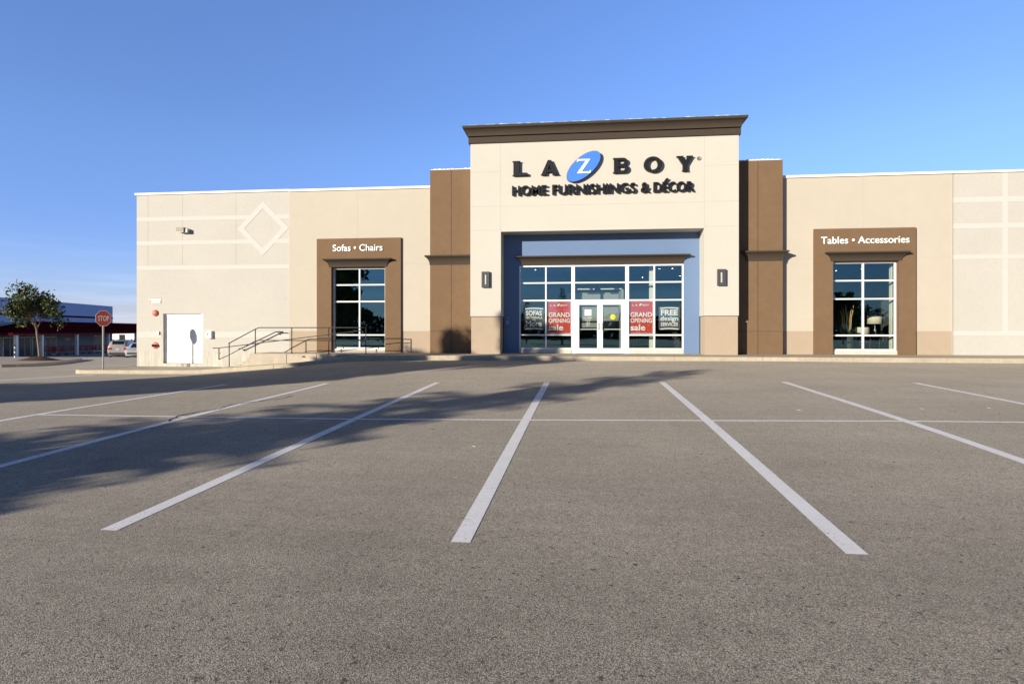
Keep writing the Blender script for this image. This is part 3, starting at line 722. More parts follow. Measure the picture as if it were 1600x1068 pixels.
# the oval badge and its letter
ov = letter_part('oval_badge', [[at(*p) for p in ell(.14, 7.625, .835, .40, R(40), 64)]], -.15, -.02, m='ovalside')
fa = letter_part('badge_face', [[at(*p) for p in ell(.14, 7.625, .82, .385, R(40), 64)]], -.156, -.135, m='oval'); fa.parent = ov
Zp = [(0,0),(1,0),(1.04,.2),(.99,.2),(.90,.11),(.34,.11),(1,1),(.02,1),(-.02,.80),(.03,.80),(.12,.89),(.66,.89)]
zf = letter_part('letter', [place(Zp, -.13, .41, 7.35, 7.92)], -.166, -.145, m='lface'); zf.parent = ov
# registered mark
rr = letter_part('registered_mark', [[at(*p) for p in ell(4.72, 7.84, .075, .075)], [at(*p) for p in ell(4.72, 7.84, .062, .062)]], -.03, -.002, m='lampgrey')
l = letters('registered_letter', 'R', 4.695-SX, -.016, 7.80-SZ, .11, 'lampgrey', rr, extrude=.01, width=.05)
# second line: one part per word
def word(b, x0, x1, zb, zt):
    return letters('word', b, x0-SX, -.085, zb-SZ, .5, 'letter', sg, extrude=.06, width=x1-x0, height=zt-zb, offset=.007, spacing=1.0)
word('HOME', -2.79, -1.36, 6.53, 6.92); word('FURNISHINGS', -1.14, 2.22, 6.53, 6.92); word('&', 2.42, 2.76, 6.53, 6.92)
w_ = word('DECOR', 2.92, 4.50, 6.53, 6.92)
letter_part('accent', [[at(3.33, 6.94), at(3.42, 6.94), at(3.52, 7.06), at(3.42, 7.06)]])
for (b, x0, x1, zb, nm, lab) in (('Sofas • Chairs', -10.87, -8.60, 4.47, 'wall_sign', 'white lettering reading Sofas and Chairs on the brown surround left of the entrance'),
                            ('Tables • Accessories', 9.68, 13.03, 4.47, 'wall_sign', 'white lettering reading Tables and Accessories on the brown surround right of the entrance')):
    t = thing(nm, lab, 'sign', (x0, YW-.125, zb))
    letters('word', b, 0, 0, 0, .3, 'lface', t, width=x1-x0, extrude=.012, offset=.003)

# ------------------------------------------------------------------ wall lamps, fittings on the walls
def wall_lamp(x, lab):
    t = thing('wall_lamp', lab, 'wall lamp', (x, YT, 3.08), group='wall lamps on the cream entrance block'); t.scale = (.9, .9, .96)
    mb = MB('lampgrey')
    for a, b, c_, d in ((-.18, -.07, -.34, .34), (.07, .18, -.34, .34), (-.07, .07, .22, .34), (-.07, .07, -.34, -.22)): mb.bevbox(a, b, -.13, -.001, c_, d, .008)
    mb.build('housing', t); mb = MB('lampface'); mb.bevbox(-.04, .04, -.09, -.002, -.215, .215, .01); mb.build('diffuser', t)
wall_lamp(-3.90, 'charcoal box wall lamp on the cream pier left of the doors')
wall_lamp(5.58, 'charcoal box wall lamp on the cream pier right of the doors')
t = thing('flood_light', 'grey box flood light high on the off-white wall', 'flood light', (-17.95, YO, 5.52))
mb = MB('galv', 'fixture'); mb.bevbox(-.27, .12, -.30, -.04, -.07, .12, .02, 1); mb.build('housing', t)
mb = MB('galv'); mb.bevbox(.0, .24, -.22, -.001, -.11, .07, .02); mb.build('bracket', t)
mb = MB('lface'); mb.box(-.24, .09, -.28, -.06, -.082, -.069); mb.build('lens', t)
t = thing('alarm_bell', 'round red alarm bell on the wall left of the service doors', 'alarm bell', (-19.42, YO, 1.77))
mb = MB('alarmred'); mb.lathe([(0, -.105), (.02, -.105), (.05, -.1), (.10, -.085), (.135, -.05), (.15, -.015), (.15, 0)], n=28, axis='y'); mb.build('gong', t)
mb = MB('lface'); mb.lathe([(0, -.118), (.014, -.118), (.014, -.10)], n=10, axis='y'); mb.build('bolt', t)
t = thing('wall_notice', 'faded red and white notice plate above the alarm bell', 'notice', (-19.42, YO, 2.34))
mb = MB('lface'); mb.box(-.28, .28, -.012, -.001, -.13, .13); mb.build('plate', t)
mb = MB('pinkred')
mb.box(-.28, .28, -.016, -.012, .075, .13); mb.box(-.28, .28, -.016, -.012, -.13, -.10); mb.box(-.28, .28, -.016, -.012, -.02, .02)
mb.box(-.28, -.22, -.016, -.012, -.10, -.02); mb.box(.22, .28, -.016, -.012, -.10, -.02); mb.build('border', t)
t = thing('hose_connection', 'red twin fire hose connection low on the wall left of the service doors', 'hose connection', (-19.42, YO, .28))
mb = MB('alarmred'); mb.lathe([(0, -.02), (.155, -.02), (.16, -.001)], n=24, axis='y'); mb.build('plate', t)
for s_ in (-1, 1):
    mb = MB('darkred'); mb.tube([(0, -.02, 0), (s_*.04, -.06, 0), (s_*.07, -.09, 0)], [.045, .045, .05], 12); ou = mb.build('outlet', t)
    mb = MB('near_black'); mb.tube([(s_*.07, -.09, 0), (s_*.10, -.12, 0)], [.055, .052], 12); mb.build('cap', ou)
t = thing('junction_box', 'small grey box beside the left edge of the service doors', 'junction box', (-19.26, YO, .85))
mb = MB('galv'); mb.bevbox(-.05, .05, -.07, -.001, -.07, .07, .008); mb.build('box', t); mb = MB('near_black'); mb.box(-.02, .02, -.073, -.069, -.03, .03); mb.build('button', t)
t = thing('mail_box', 'white box mounted on the wall right of the service doors', 'box', (-16.72, YO, .78))
mb = MB('doorwhite'); mb.bevbox(-.11, .11, -.14, -.001, -.17, .17, .01); mb.build('box', t)
mb = MB('near_black'); mb.box(-.075, -.055, -.143, -.139, -.02, .1); mb.box(-.05, -.03, -.143, -.139, -.06, .06); mb.build('label_strip', t)
t = thing('card_reader', 'small pale box on the blue recess wall beside the left pier', 'box', (-3.12, YB, 1.38))
mb = MB('farblue'); mb.bevbox(-.06, .07, -.06, -.001, -.16, .16, .01); mb.build('box', t); mb = MB('near_black'); mb.box(-.03, .04, -.063, -.059, .04, .1); mb.build('screen', t)
t = thing('outdoor_socket', 'small white socket cover low on the right brown pilaster', 'socket', (6.72, YP, 1.35))
mb = MB('stone'); mb.bevbox(-.035, .035, -.03, -.001, -.05, .05, .006); mb.build('cover', t); mb = MB('near_black'); mb.box(-.012, .012, -.032, -.029, -.02, .02); mb.build('slot', t)
t = thing('door_notice', 'small red and white notice on the right service door leaf', 'notice', (-17.55, YO+.13, 1.22))
mb = MB('lface'); mb.box(-.14, .14, -.006, -.001, -.09, .09); mb.build('plate', t)
letters('lettering', 'CAUTION', -.12, -.009, .02, .06, 'pinkred', t, width=.24, extrude=.002); letters('lettering', 'KEEP CLEAR', -.10, -.009, -.06, .05, 'pinkred', t, width=.20, extrude=.002)
for x in (-18.12, -17.9):
    mb = MB('galv'); mb.tube([(x+18, 0, -.2), (x+18, 0, .12)], .014, 8)
    o = mb.build('floor_stop', loc=(-18, YO-.04, -.66)); tag(o, ('left' if x < -18 else 'right')+' one of two thin steel pins standing below the service doors', 'pin', 'steel pins below the service doors')

# ------------------------------------------------------------------ posters and stickers
YG = YB+.115
def poster(x0, x1, z0, z1, m, lab, rows, rim=True, bars=False):
    t = thing('window_poster', lab, 'poster', ((x0+x1)/2, YG+.02, (z0+z1)/2)); w, h = (x1-x0)/2, (z1-z0)/2
    mb = MB(m, 'lface')
    mb.box(-w, w, -.004, .004, -h, h)
    if rim:
        for a, b, c_, d in ((-w, w, h-.022, h), (-w, w, -h, -h+.022), (-w, -w+.018, -h+.022, h-.022), (w-.018, w, -h+.022, h-.022)): mb.box(a, b, -.006, -.0041, c_, d, 1)
    if bars:
        for s_ in (1, -1):
            P = [(-w+.06+(2*w-.12)*k/8, s_*(h-.05)+.028*math.sin(math.pi*k/8)) for k in range(9)]
            mb.prism(P+[(x, z-.045) for x, z in P[::-1]], -.0065, -.0042, 1)
    mb.build('sheet', t)
    for b, rx, rz, rw, rh, off in rows:
        letters('lettering', b, -w+rx*2*w, -.0065, -h+rz*2*h, .2, 'lface', t, width=rw*2*w, height=rh*2*h, extrude=.0015, offset=off)
    return t
gs = [('L A', .13, .855, .22, .05, .004), ('BOY', .56, .855, .28, .05, .004), ('GRAND', .05, .52, .9, .14, .0045), ('OPENING', .05, .345, .9, .13, .0045), ('sale', .05, .11, .62, .18, .0045)]
def leaf_badge(t, x, z):
    mb = MB('lface'); P = [(x+.07*math.cos(a)*math.cos(.7)-.035*math.sin(a)*math.sin(.7), z+.07*math.cos(a)*math.sin(.7)+.035*math.sin(a)*math.cos(.7)) for a in [k*math.pi/10 for k in range(20)]]
    mb.prism(P, -.0065, -.0042); mb.build('badge', t)
for (a, b, side) in ((-1.395, -.39, 'left'), (2.06, 3.05, 'right')):
    p = poster(a, b, .83, 2.21, 'posterred', f'red grand opening sale poster in the shopfront pane {side} of the doors', gs)
    leaf_badge(p, -.03, .54)
poster(-2.41, -1.53, 1.0, 1.97, 'postergrey', 'grey poster reading sofas sectionals and more in the shopfront', [('SOFAS', .1, .64, .78, .21, .006), ('SECTIONALS', .1, .49, .8, .10, .004), ('AND', .42, .425, .16, .04, .004), ('More', .1, .15, .78, .25, .005)], rim=False, bars=True)
poster(3.28, 4.15, 1.0, 1.97, 'postergrey', 'grey poster reading free design services in the shopfront', [('FREE', .1, .64, .8, .23, .007), ('design', .08, .40, .84, .19, .004), ('SERVICES', .1, .17, .8, .15, .005)], rim=False, bars=True)
t = thing('door_sticker', 'pale square notice with white lines of lettering on left glass door', 'sticker', (.33, YB+.087, 1.72))
mb = MB('lface'); mb.box(-.14, .14, -.004, -.001, -.12, .14); mb.build('sheet', t)
letters('lettering', 'OPEN', -.08, -.0055, .02, .08, 'farblue', t, width=.16, extrude=.001)
letters('lettering', 'LA Z BOY', -.18, -.003, -.25, .06, 'lface', t, width=.36, extrude=.001)
for k, w_ in enumerate((.26, .12, .16, .12, .14)): letters('lettering', 'HOURS' if k == 0 else '10-9', -w_/2, -.003, -.33-.055*k, .04, 'lface', t, width=w_, height=.03, extrude=.001)
t = thing('round_sticker', 'round yellow sticker on the right glass door', 'sticker', (1.38, YB+.087, 1.54))
mb = MB('yellow'); mb.lathe([(0, -.004), (.105, -.004), (.108, -.001)], n=28, axis='y'); mb.build('disc', t)
letters('lettering', 'PULL', -.075, -.0055, -.02, .06, 'crack', t, width=.15, height=.035, extrude=.001)

# ------------------------------------------------------------------ things inside
def table_lamp(x, y, zb, r, h, lab, base=.30):
    t = thing('table_lamp', lab, 'table lamp', (x, y, zb), group='table lamps in the right window')
    mb = MB('shade'); mb.lathe([(r*.96, base+h), (r, base), (r*.985, base), (r*.945, base+h)], n=24); mb.build('shade', t)
    mb = MB('galv'); mb.lathe([(0, 0), (.09, 0), (.09, .02), (.03, .04), (.055, .12), (.05, .2), (.02, .26), (.012, base+.05)], n=14); mb.build('base', t)
table_lamp(12.95, 28.5, .80, .31, .34, 'larger cream drum table lamp standing in the right window', .46)
table_lamp(12.2, 28.0, .50, .29, .33, 'smaller lower cream drum table lamp in the right window', .28)
t = thing('side_table', 'dark side table beneath the larger cream table lamp', 'table', (12.95, 28.5, 0))
mb = MB('sofa'); mb.bevbox(-.35, .35, -.3, .3, .75, .80, .01); mb.build('top', t)
for a in (-.3, .3):
    for b in (-.25, .25): mb = MB('sofa'); mb.tube([(a, b, 0), (a, b, .76)], .02, 6); mb.build('leg', t)
t = thing('side_table', 'low dark side table beneath the smaller cream table lamp', 'table', (12.2, 28.0, 0))
mb = MB('sofa'); mb.bevbox(-.25, .25, -.3, .3, .46, .50, .01); mb.build('top', t)
for a in (-.2, .2):
    for b in (-.25, .25): mb = MB('sofa'); mb.tube([(a, b, 0), (a, b, .47)], .02, 6); mb.build('leg', t)
t = thing('twig_arrangement', 'tall pale twigs rising from green leaves in right window', 'plant', (11.3, 27.3, .0))
mb = MB('lampgrey'); mb.lathe([(0, 0), (.16, 0), (.2, .3), (.22, .75), (.19, .77), (.17, .7)], n=16); mb.build('pot', t)
for k in range(6):
    mb = MB('twig'); a = -.28+k*.11; pts = [(a*.3, .04*(k % 2), .7)]
    for j in range(1, 6): pts.append((a*(.35+.12*j)+.02*math.sin(j*2+k), .04*(k % 2), .7+j*(.22+.025*(k % 3))))
    mb.tube(pts, [.022, .024, .022, .02, .018, .01], 6); mb.build('twig', t)
mb = MB('leaf')
for k in range(160):
    a = rnd.uniform(0, 6.28); r_ = rnd.uniform(.02, .3); z = .78+rnd.uniform(0, .3)*(1-r_); c_ = Vector((r_*math.cos(a), r_*math.sin(a), z)); d = Vector((math.cos(a), math.sin(a), rnd.uniform(.1, .9))).normalized()*.12; n_ = Vector((-math.sin(a), math.cos(a), 0))*.03
    mb.add([c_-d*.4, c_+n_, c_+d, c_-n_], [(0, 1, 2, 3)])
mb.build('leaves', t, recalc=False)
t = thing('twisted_pole', 'dark twisted ornamental pole hanging behind the left shopfront pane', 'ornament', (-1.75, 28.0, 0))
mb = MB('sofa'); vs = []
for k in range(61):
    z = 1.6+k*.043; a = k*.22; w_ = .09; vs += [(w_*math.cos(a), w_*math.sin(a), z), (-w_*math.cos(a), -w_*math.sin(a), z), (-w_*math.cos(a), -w_*math.sin(a)+.02, z), (w_*math.cos(a), w_*math.sin(a)+.02, z)]
mb.add(vs, [[k*4+j, k*4+(j+1) % 4, k*4+4+(j+1) % 4, k*4+4+j] for k in range(60) for j in range(4)]); mb.build('ribbon', t)
mb = MB('sofa'); mb.tube([(0, 0, 0), (0, 0, 1.62)], .02, 8); mb.lathe([(0, 0), (.2, 0), (.2, .03), (.03, .05)], n=16); mb.build('stem', t)
def sofa(x, y, rz, lab):
    t = thing('sofa', lab, 'sofa', (x, y, 0), rz, 'sofas in the dark showroom')
    mb = MB('sofa'); mb.bevbox(-1, 1, -.4, .35, .12, .45, .05); mb.build('seat', t)
    mb = MB('sofa'); mb.bevbox(-1, 1, .25, .48, .3, .9, .07); mb.build('backrest', t)
    for s_ in (-1, 1): mb = MB('sofa'); mb.bevbox(s_*1.1-.11, s_*1.1+.11, -.42, .48, .1, .62, .05); mb.build('armrest', t)
sofa(-9.6, 29, R(170), 'dark sofa behind the left window'); sofa(3.6, 30, R(185), 'dark sofa behind the free design services poster')
k_ = 0
for x, y, z, lab in ((-2.75, 28, 3.75, 'leftmost ceiling spot in the shopfront left of the twisted pole'), (-2.05, 28, 3.76, 'ceiling spot just left of the twisted pole'), (3.55, 28, 3.75, 'ceiling spot above the free design services poster'), (4.2, 28.5, 3.8, 'right one of two spots above the free design services poster'),
                (2.95, 29.5, 3.5, 'ceiling spot above the right grand opening poster'), (-9.0, 28, 3.7, 'lone ceiling spot in the left window'), (11.2, 28.2, 3.6, 'left ceiling spot in the right window'), (12.6, 29, 3.75, 'right ceiling spot in the right window'), (-2.9, 29, 2.15, 'low spot lamp behind the grey sofas poster'), (4.5, 28.3, 3.45, 'small spot at right edge of the shopfront')):
    t = thing('ceiling_spot', lab, 'spot lamp', (x, y, z), group='ceiling spots in the showroom')
    mb = MB('lampgrey'); mb.tube([(0, 0, 4.3-z), (0, 0, .1)], .008, 6); mb.lathe([(.02, .1), (.05, .02), (.052, 0)], n=10); mb.build('fitting', t)
    mb = MB('bulb'); mb.lathe([(0, -.008), (.018, -.006), (.03, .004)], n=10); mb.build('bulb', t)

# ------------------------------------------------------------------ stop sign
t = thing('stop_sign', 'red octagonal STOP sign on a steel post at pavement corner', 'stop sign', (-19.9, 23.45, -.69), R(74))
mb = MB('galv'); mb.box(-.03, .03, -.012, .012, -.1, 2.42); mb.box(-.012, .012, .012, .03, -.1, 2.42); mb.build('post', t)
mb = MB('lface', 'galv'); o8 = lambda r: [(r*math.cos(R(22.5+45*k)), 2.17+r*math.sin(R(22.5+45*k))) for k in range(8)]
mb.prism(o8(.355), -.020, -.0125, 0, 1); bl = mb.build('sign_plate', t)
mb = MB('red'); mb.prism(o8(.333), -.023, -.0202); mb.build('sign_face', bl)
mb = MB('galv'); mb.prism(o8(.354), -.0124, -.0121); mb.build('sign_back', bl)
letters('lettering', 'STOP', -.235, -.026, 2.065, .3, 'lface', bl, width=.47, height=.215, extrude=.001, offset=.006)

# ------------------------------------------------------------------ trees
def grow(mb, p, d, L_, r, lev, tips, R_, spread=.6, up=.15, n=3):
    pts = [p.copy()]; q = p.copy(); dd = d.copy()
    for i in range(4):
        dd = (dd+Vector((R_.uniform(-1, 1), R_.uniform(-1, 1), R_.uniform(-.4, 1)*up*3))*.13).normalized(); q = q+dd*L_/4; pts.append(q.copy())
    mb.tube(pts, [r*(1-.13*i) for i in range(5)], 6 if lev > 1 else 4, cap=False)
    if lev == 0: tips.append((q, dd)); tips.append((pts[2], dd)); return
    for k in range(n):
        i = 2+k % 3; a = R_.uniform(0, 6.28)
        s_ = dd.cross(Vector((math.cos(a), math.sin(a), .2))).normalized()
        grow(mb, pts[i], (dd*(1-spread)+s_*spread+Vector((0, 0, up))).normalized(), L_*R_.uniform(.58, .8), r*.55, lev-1, tips, R_, spread, up, n)
def leaves(mb, c, rad, n, R_, size, mis=(0,), squash=.8):
    for k in range(n):
        v = Vector((R_.gauss(0, 1), R_.gauss(0, 1), R_.gauss(0, 1)*squash)); v = v.normalized()*rad*R_.random()**.45
        p = c+v; a = Vector((R_.uniform(-1, 1), R_.uniform(-1, 1), R_.uniform(-1, .4))).normalized(); b = a.cross(Vector((R_.uniform(-1, 1), R_.uniform(-1, 1), R_.uniform(-1, 1)))).normalized()
        s_ = size*R_.uniform(.6, 1.3)
        o = len(mb.v); mb.v += [tuple(p-a*s_), tuple(p+b*s_*.5), tuple(p+a*s_), tuple(p-b*s_*.5)]; mb.face([o, o+1, o+2, o+3], R_.choice(mis))
def leafy_tree(name, lab, loc, H, trunk_h, cr, seed, leafn=26, size=.12, mats=('leaf', 'leafd'), group=None, lev=3, tuft=1.0, lean=(0, 0), cat='tree', dead=0, zlift=1.0, n=3, cl=None):
    R_ = random.Random(seed); t = thing(name, lab, cat, loc, 0, group)
    mb = MB('bark'); r0 = H*.016; th = trunk_h
    top = Vector((lean[0]*th, lean[1]*th, th)); mb.tube([(0, 0, -.3), (0, 0, 0), (lean[0]*th*.4, lean[1]*th*.4, th*.45), tuple(top)], [r0*1.5, r0*1.25, r0*1.05, r0*.9], 9, cap=False)
    tips = []; L0 = (H-th)*.52
    for k in range(5):
        a = k*1.2566+R_.uniform(-.3, .3); el = R_.uniform(.35, .9)
        d = Vector((math.cos(a)*cr/(H-th)*1.1, math.sin(a)*cr/(H-th)*1.1, el*zlift)).normalized()
        grow(mb, top-Vector((0, 0, .1*R_.random()*th)), d, L0*R_.uniform(.8, 1.05), r0*.55, lev-1, tips, R_, n=n)
    grow(mb, top, Vector((lean[0]*.3, 0, 1)), L0*1.05, r0*.75, lev-1, tips, R_, n=n)
    if dead:
        for k in range(dead):
            d = Vector((R_.uniform(-.55, .15), R_.uniform(-.3, .3), 1)).normalized(); p = top+d*L0*.7; e = p+d*(H-th)*R_.uniform(.45, .62)
            mb.tube([p, (p+e)/2+Vector((R_.uniform(-.1, .1), 0, 0)), e], [.03, .02, .008], 4, cap=False)
            for j in range(5):
                f_ = R_.uniform(.35, .95); b = p+(e-p)*f_; q = b+Vector((R_.uniform(-.5, .5), R_.uniform(-.3, .3), R_.uniform(.2, .5))); mb.tube([b, q], [.012, .005], 3, cap=False)
    mb.build('trunk', t, recalc=False)
    lb = MB(*mats)
    for p, d in tips:
        if R_.random() < tuft: leaves(lb, p, R_.uniform(.3, .55)*(cl or cr/2.4), leafn, R_, size, tuple(range(len(mats))))
    lb.build('crown', t, recalc=False); return t
def conifer(name, lab, loc, H, rb, seed, group=None, base=.6, ex=.85):
    R_ = random.Random(seed); t = thing(name, lab, 'tree', loc, 0, group)
    mb = MB('bark'); mb.tube([(0, 0, -.3), (0, 0, H*.5), (0, 0, H)], [H*.02, H*.012, .01], 8, cap=False); mb.build('trunk', t)
    lb = MB('leafd', 'leaf'); z = base
    while z < H-.1:
        f_ = 1-(z-base)/(H-base); r = rb*f_**ex*R_.uniform(.8, 1.15)+.06; nb = max(4, int(12*f_*max(1, rb/2.2))+3)
        for k in range(nb):
            a = R_.uniform(0, 6.28); rr_ = r*R_.uniform(.7, 1.1); ca, sa = math.cos(a), math.sin(a); ns = max(2, int(rr_/.16))
            for j in range(ns):
                q = (j+.6)/ns*rr_; c_ = Vector((ca*q, sa*q, z+.12*q-.12*q*q/max(r, .3)))
                for m_ in range(8):
                    d = Vector((ca+R_.uniform(-.9, .9), sa+R_.uniform(-.9, .9), R_.uniform(-.4, .5))).normalized()*R_.uniform(.12, .26); b = d.cross(Vector((R_.uniform(-1, 1), R_.uniform(-1, 1), 1))).normalized()*.055
                    o = len(lb.v); lb.v += [tuple(c_-d*.2), tuple(c_+b), tuple(c_+d), tuple(c_-b)]; lb.face([o, o+1, o+2, o+3], R_.choice((0, 0, 1)))
        z += R_.uniform(.14, .24)
    lb.build('crown', t, recalc=False); return t
# the young tree on the island
leafy_tree('young_tree', 'young leafy tree with bare top twigs in a mulch mound', (-33.0, 33.9, -.84), 4.6, 1.95, .92, 11, leafn=26, size=.11, mats=('leaf', 'leafd', 'leaf', 'leafd', 'browntuft'), lean=(-.16, 0), dead=5, lev=3, tuft=.85, n=4, cl=.95).scale = (.80, .80, 1.0)
mb = MB('mulch'); mb.lathe([(0, .26), (.3, .24), (.7, .12), (1.15, 0)], n=24); o = mb.build('mulch_mound', loc=(-32.95, 33.7, gz(-33, 33.8)+.15)); tag(o, 'dark brown mulch mound round the young tree', 'mulch')
# trees behind the camera: seen in the panes and by their shadows, plus one added for shade
G_ = 'trees standing across the car park'
conifer('spruce_tree', 'bushy spruce nearest the camera, casting the long pointed shadow', (-15.2, -3.3, gz(-15.9, -3.3)), 7.2, 2.9, 3, G_, base=.5, ex=.55)
conifer('spruce_tree', 'added dense spruce out of view, filling gaps in the bushy spruce shadow', (-17.5, -6.8, gz(-17.5, -6.8)), 6.9, 2.4, 31, G_, base=.5, ex=.6)  # unseen tree added to close gaps in the first spruce's shadow
leafy_tree('shade_tree', 'broad leafy tree mirrored in the left window', (-29.0, -17.5, gz(-27, -17.5)), 6.8, 1.4, 2.8, 5, leafn=110, size=.24, mats=('leafd', 'leaf'), group=G_, n=4)
leafy_tree('shade_tree', 'broad leafy tree left of the frame, shading the kerb', (-22.8, 3.2, gz(-23, 3)), 8.5, 1.5, 3.8, 8, leafn=95, size=.26, mats=('leafd', 'leaf'), group=G_, n=4)
conifer('spruce_tree', 'slim spruce mirrored beside the left grand opening poster', (-2.3, -26, gz(-2.3, -26)), 7.4, 1.6, 21, G_)
conifer('spruce_tree', 'short spruce mirrored above the grey sofas poster', (-7.2, -30, gz(-7, -30)), 6.1, 1.6, 23, G_)
conifer('spruce_tree', 'spruce mirrored above the free design services poster', (13.0, -28, gz(12, -28)), 5.6, 1.6, 24, G_)
leafy_tree('shade_tree', 'leafy tree mirrored behind the twigs in the right window', (33.5, -30, gz(33, -30)), 7.0, 1.5, 3.0, 25, leafn=40, size=.24, mats=('leafd', 'leaf'), group=G_, n=4)
# far wood behind the car park
R_ = random.Random(4); mb = MB('forest')
x = -150
while x < 160:
    y = -95+R_.uniform(-12, 12); h = R_.uniform(3.2, 6.2); c_ = Vector((x, y, -1+h*.45))
    for k in range(150):
        v = Vector((R_.gauss(0, 1)*2.6, R_.gauss(0, 1)*1.5, R_.uniform(-.5, .5)*h)); p = c_+v; a = Vector((R_.uniform(-1, 1), R_.uniform(-1, 1), R_.uniform(-1, 1))).normalized()*.8; b = a.cross(Vector((R_.uniform(-1, 1), R_.uniform(-1, 1), R_.uniform(-1, 1)))).normalized()*.5
        o = len(mb.v); mb.v += [tuple(p-a), tuple(p+b), tuple(p+a), tuple(p-b)]; mb.face([o, o+1, o+2, o+3])
    x += R_.uniform(2.5, 4)
tag(mb.build('far_wood', recalc=False), 'low line of far trees across the car park, mirrored in the panes', 'wood', kind='stuff')

# ------------------------------------------------------------------ island with kerb
mb = MB('concrete', 'islandc')
isl = [(-52, 25.5), (-34, 26.2), (-29.0, 27.6), (-28.9, 29.6), (-30.7, 33), (-33.1, 36.9), (-34.7, 39.1), (-35.6, 39.7), (-37, 39.2), (-39, 37.9), (-52, 37)]
def smooth(P, it=2):
    for _ in range(it):
        Q = []
        for i, p in enumerate(P): q = P[(i+1) % len(P)]; Q += [(p[0]*.75+q[0]*.25, p[1]*.75+q[1]*.25), (p[0]*.25+q[0]*.75, p[1]*.25+q[1]*.75)]
        P = Q
    return P
P = smooth(isl); n = len(P); cx = sum(p[0] for p in P)/n; cy = sum(p[1] for p in P)/n
ins = []
for i, p in enumerate(P):
    a = P[i-1]; b = P[(i+1) % n]; d = Vector((b[0]-a[0], b[1]-a[1])).normalized(); nn = Vector((-d.y, d.x))
    if nn.dot(Vector((cx-p[0], cy-p[1]))) < 0: nn = -nn
    ins.append((p[0]+nn.x*.18, p[1]+nn.y*.18))
zt = lambda p: gz(*p)+.15
mb.add([(x, y, gz(x, y)-.2) for x, y in P]+[(x, y, zt((x, y))) for x, y in P]+[(x, y, zt((x, y))) for x, y in ins],
       [[i, (i+1) % n, n+(i+1) % n, n+i] for i in range(n)]+[[n+i, n+(i+1) % n, 2*n+(i+1) % n, 2*n+i] for i in range(n)])
mb.add([(x, y, zt((x, y))-.008) for x, y in ins]+[(cx, cy, zt((cx, cy))+.05)], [[i, (i+1) % n, n] for i in range(n)], 1)
struct(mb.build('traffic_island'))
t = thing('marker_post', 'thin black and white banded marker post on the island', 'post', (-38.6, 37.7, gz(-38.6, 37.7)+.15))
for k in range(6): mb = MB('lface' if k % 2 == 0 else 'black'); mb.tube([(0, 0, k*.16), (0, 0, k*.16+.16)], .035, 8); mb.build('band', t)

# ------------------------------------------------------------------ far store at the left
fs = thing('far_store', 'pale metal clad store with dark red canopy across the road', 'store', (-57.85, 54.89, 0), math.atan2(.957, -.291))
mb = MB('farblue', 'darkred', 'fargrey')
mb.box(-8, 24.4, 0, 30, 1.75, 4.26); mb.box(-8, 24.4, .05, 30, -2.6, 1.75, 2)
mb.box(-8, 24.41, -.03, 0, 2.5, 2.72, 1)
mb.build('wall', fs)
mb = MB('darkred')
e, tz = .72, 1.95; s0, s1 = -5.5, 46
V = [(s0, -4.2, e), (s1, -4.2, e), (s1, .0, e), (s0, .0, e), (s0, -4.2, e-.22), (s1, -4.2, e-.22), (s1, 0, e-.22), (s0, 0, e-.22), (5, -.02, tz), (s1, -.02, tz)]
mb.add(V, [(0, 1, 5, 4), (4, 5, 6, 7), (0, 4, 7, 3), (1, 2, 6, 5), (0, 1, 9, 8), (0, 8, 3), (3, 8, 9, 2), (1, 2, 9)]); cnp = mb.build('canopy', fs); mb = MB('fasciared'); mb.box(s0+.02, s1, -4.23, -4.203, e-.22, e-.12); mb.build('fascia_stripe', cnp)
for s_ in (-4.5, -.3, 6.5, 14, 22, 30, 38, 45): mb = MB('coping'); mb.box(s_-.14, s_+.14, -4.0, -3.75, -2.6, e-.22); mb.build('column', fs)
for s_ in (-3.5, -1, 1.5, 4, 6.5, 9, 20): 
    mb = MB('coping'); mb.box(s_-1.1, s_+1.1, -.06, .05, -1.9, .25); w = mb.build('window', fs)
    mb = MB('farglass'); mb.box(s_-1.0, s_-.05, -.075, -.06, -1.8, .15); mb.box(s_+.05, s_+1.0, -.075, -.06, -1.8, .15); mb.build('pane', w)
mb = MB('pinkred'); mb.box(12, 13.2, -.02, .05, -.25, .05); mb.build('notice_board', fs)
# lit fascia spots are off by day; red trolleys along the front
def cart(loc, rz, lab):
    t = thing('shopping_trolley', lab, 'trolley', loc, rz, 'red trolleys parked under the canopy')
    mb = MB('cartred')
    for z, w_, l_ in ((.45, .22, .38), (.65, .25, .42), (.95, .28, .46)):
        mb.tube([(-l_, -w_, z), (l_, -w_, z), (l_, w_, z), (-l_, w_, z), (-l_, -w_, z)], .03, 5)
    for a in range(7):
        for s_ in (-1, 1): f_ = a/6*2-1; mb.tube([(f_*.38, s_*.22, .45), (f_*.46, s_*.28, .95)], .02, 4)
    mb.build('basket', t)
    mb = MB('cartred'); mb.tube([(-.5, -.26, 1.05), (-.5, .26, 1.05)], .022, 6); mb.build('handle', t)
    mb = MB('galv'); mb.tube([(-.48, -.2, 1.0), (-.4, -.2, .2), (.4, -.15, .15)], .014, 5); mb.tube([(-.48, .2, 1.0), (-.4, .2, .2), (.4, .15, .15)], .014, 5); mb.build('undercarriage', t)
    for x in (-.38, .38):
        for y in (-.18, .18): mb = MB('tyre'); mb.lathe([(0, -.02), (.06, -.02), (.06, .02), (0, .02)], (x, y, .06), 10, axis='y'); mb.build('wheel', t)
    return t
dv = Vector((-.291, .957, 0)); nv = Vector((.957, .291, 0)); O_ = Vector((-57.85, 54.89, 0)); Lz = math.atan2(.957, -.291)
c0 = cart((0, 0, 0), 0, 'red shopping trolley at the near end of the row under the canopy')
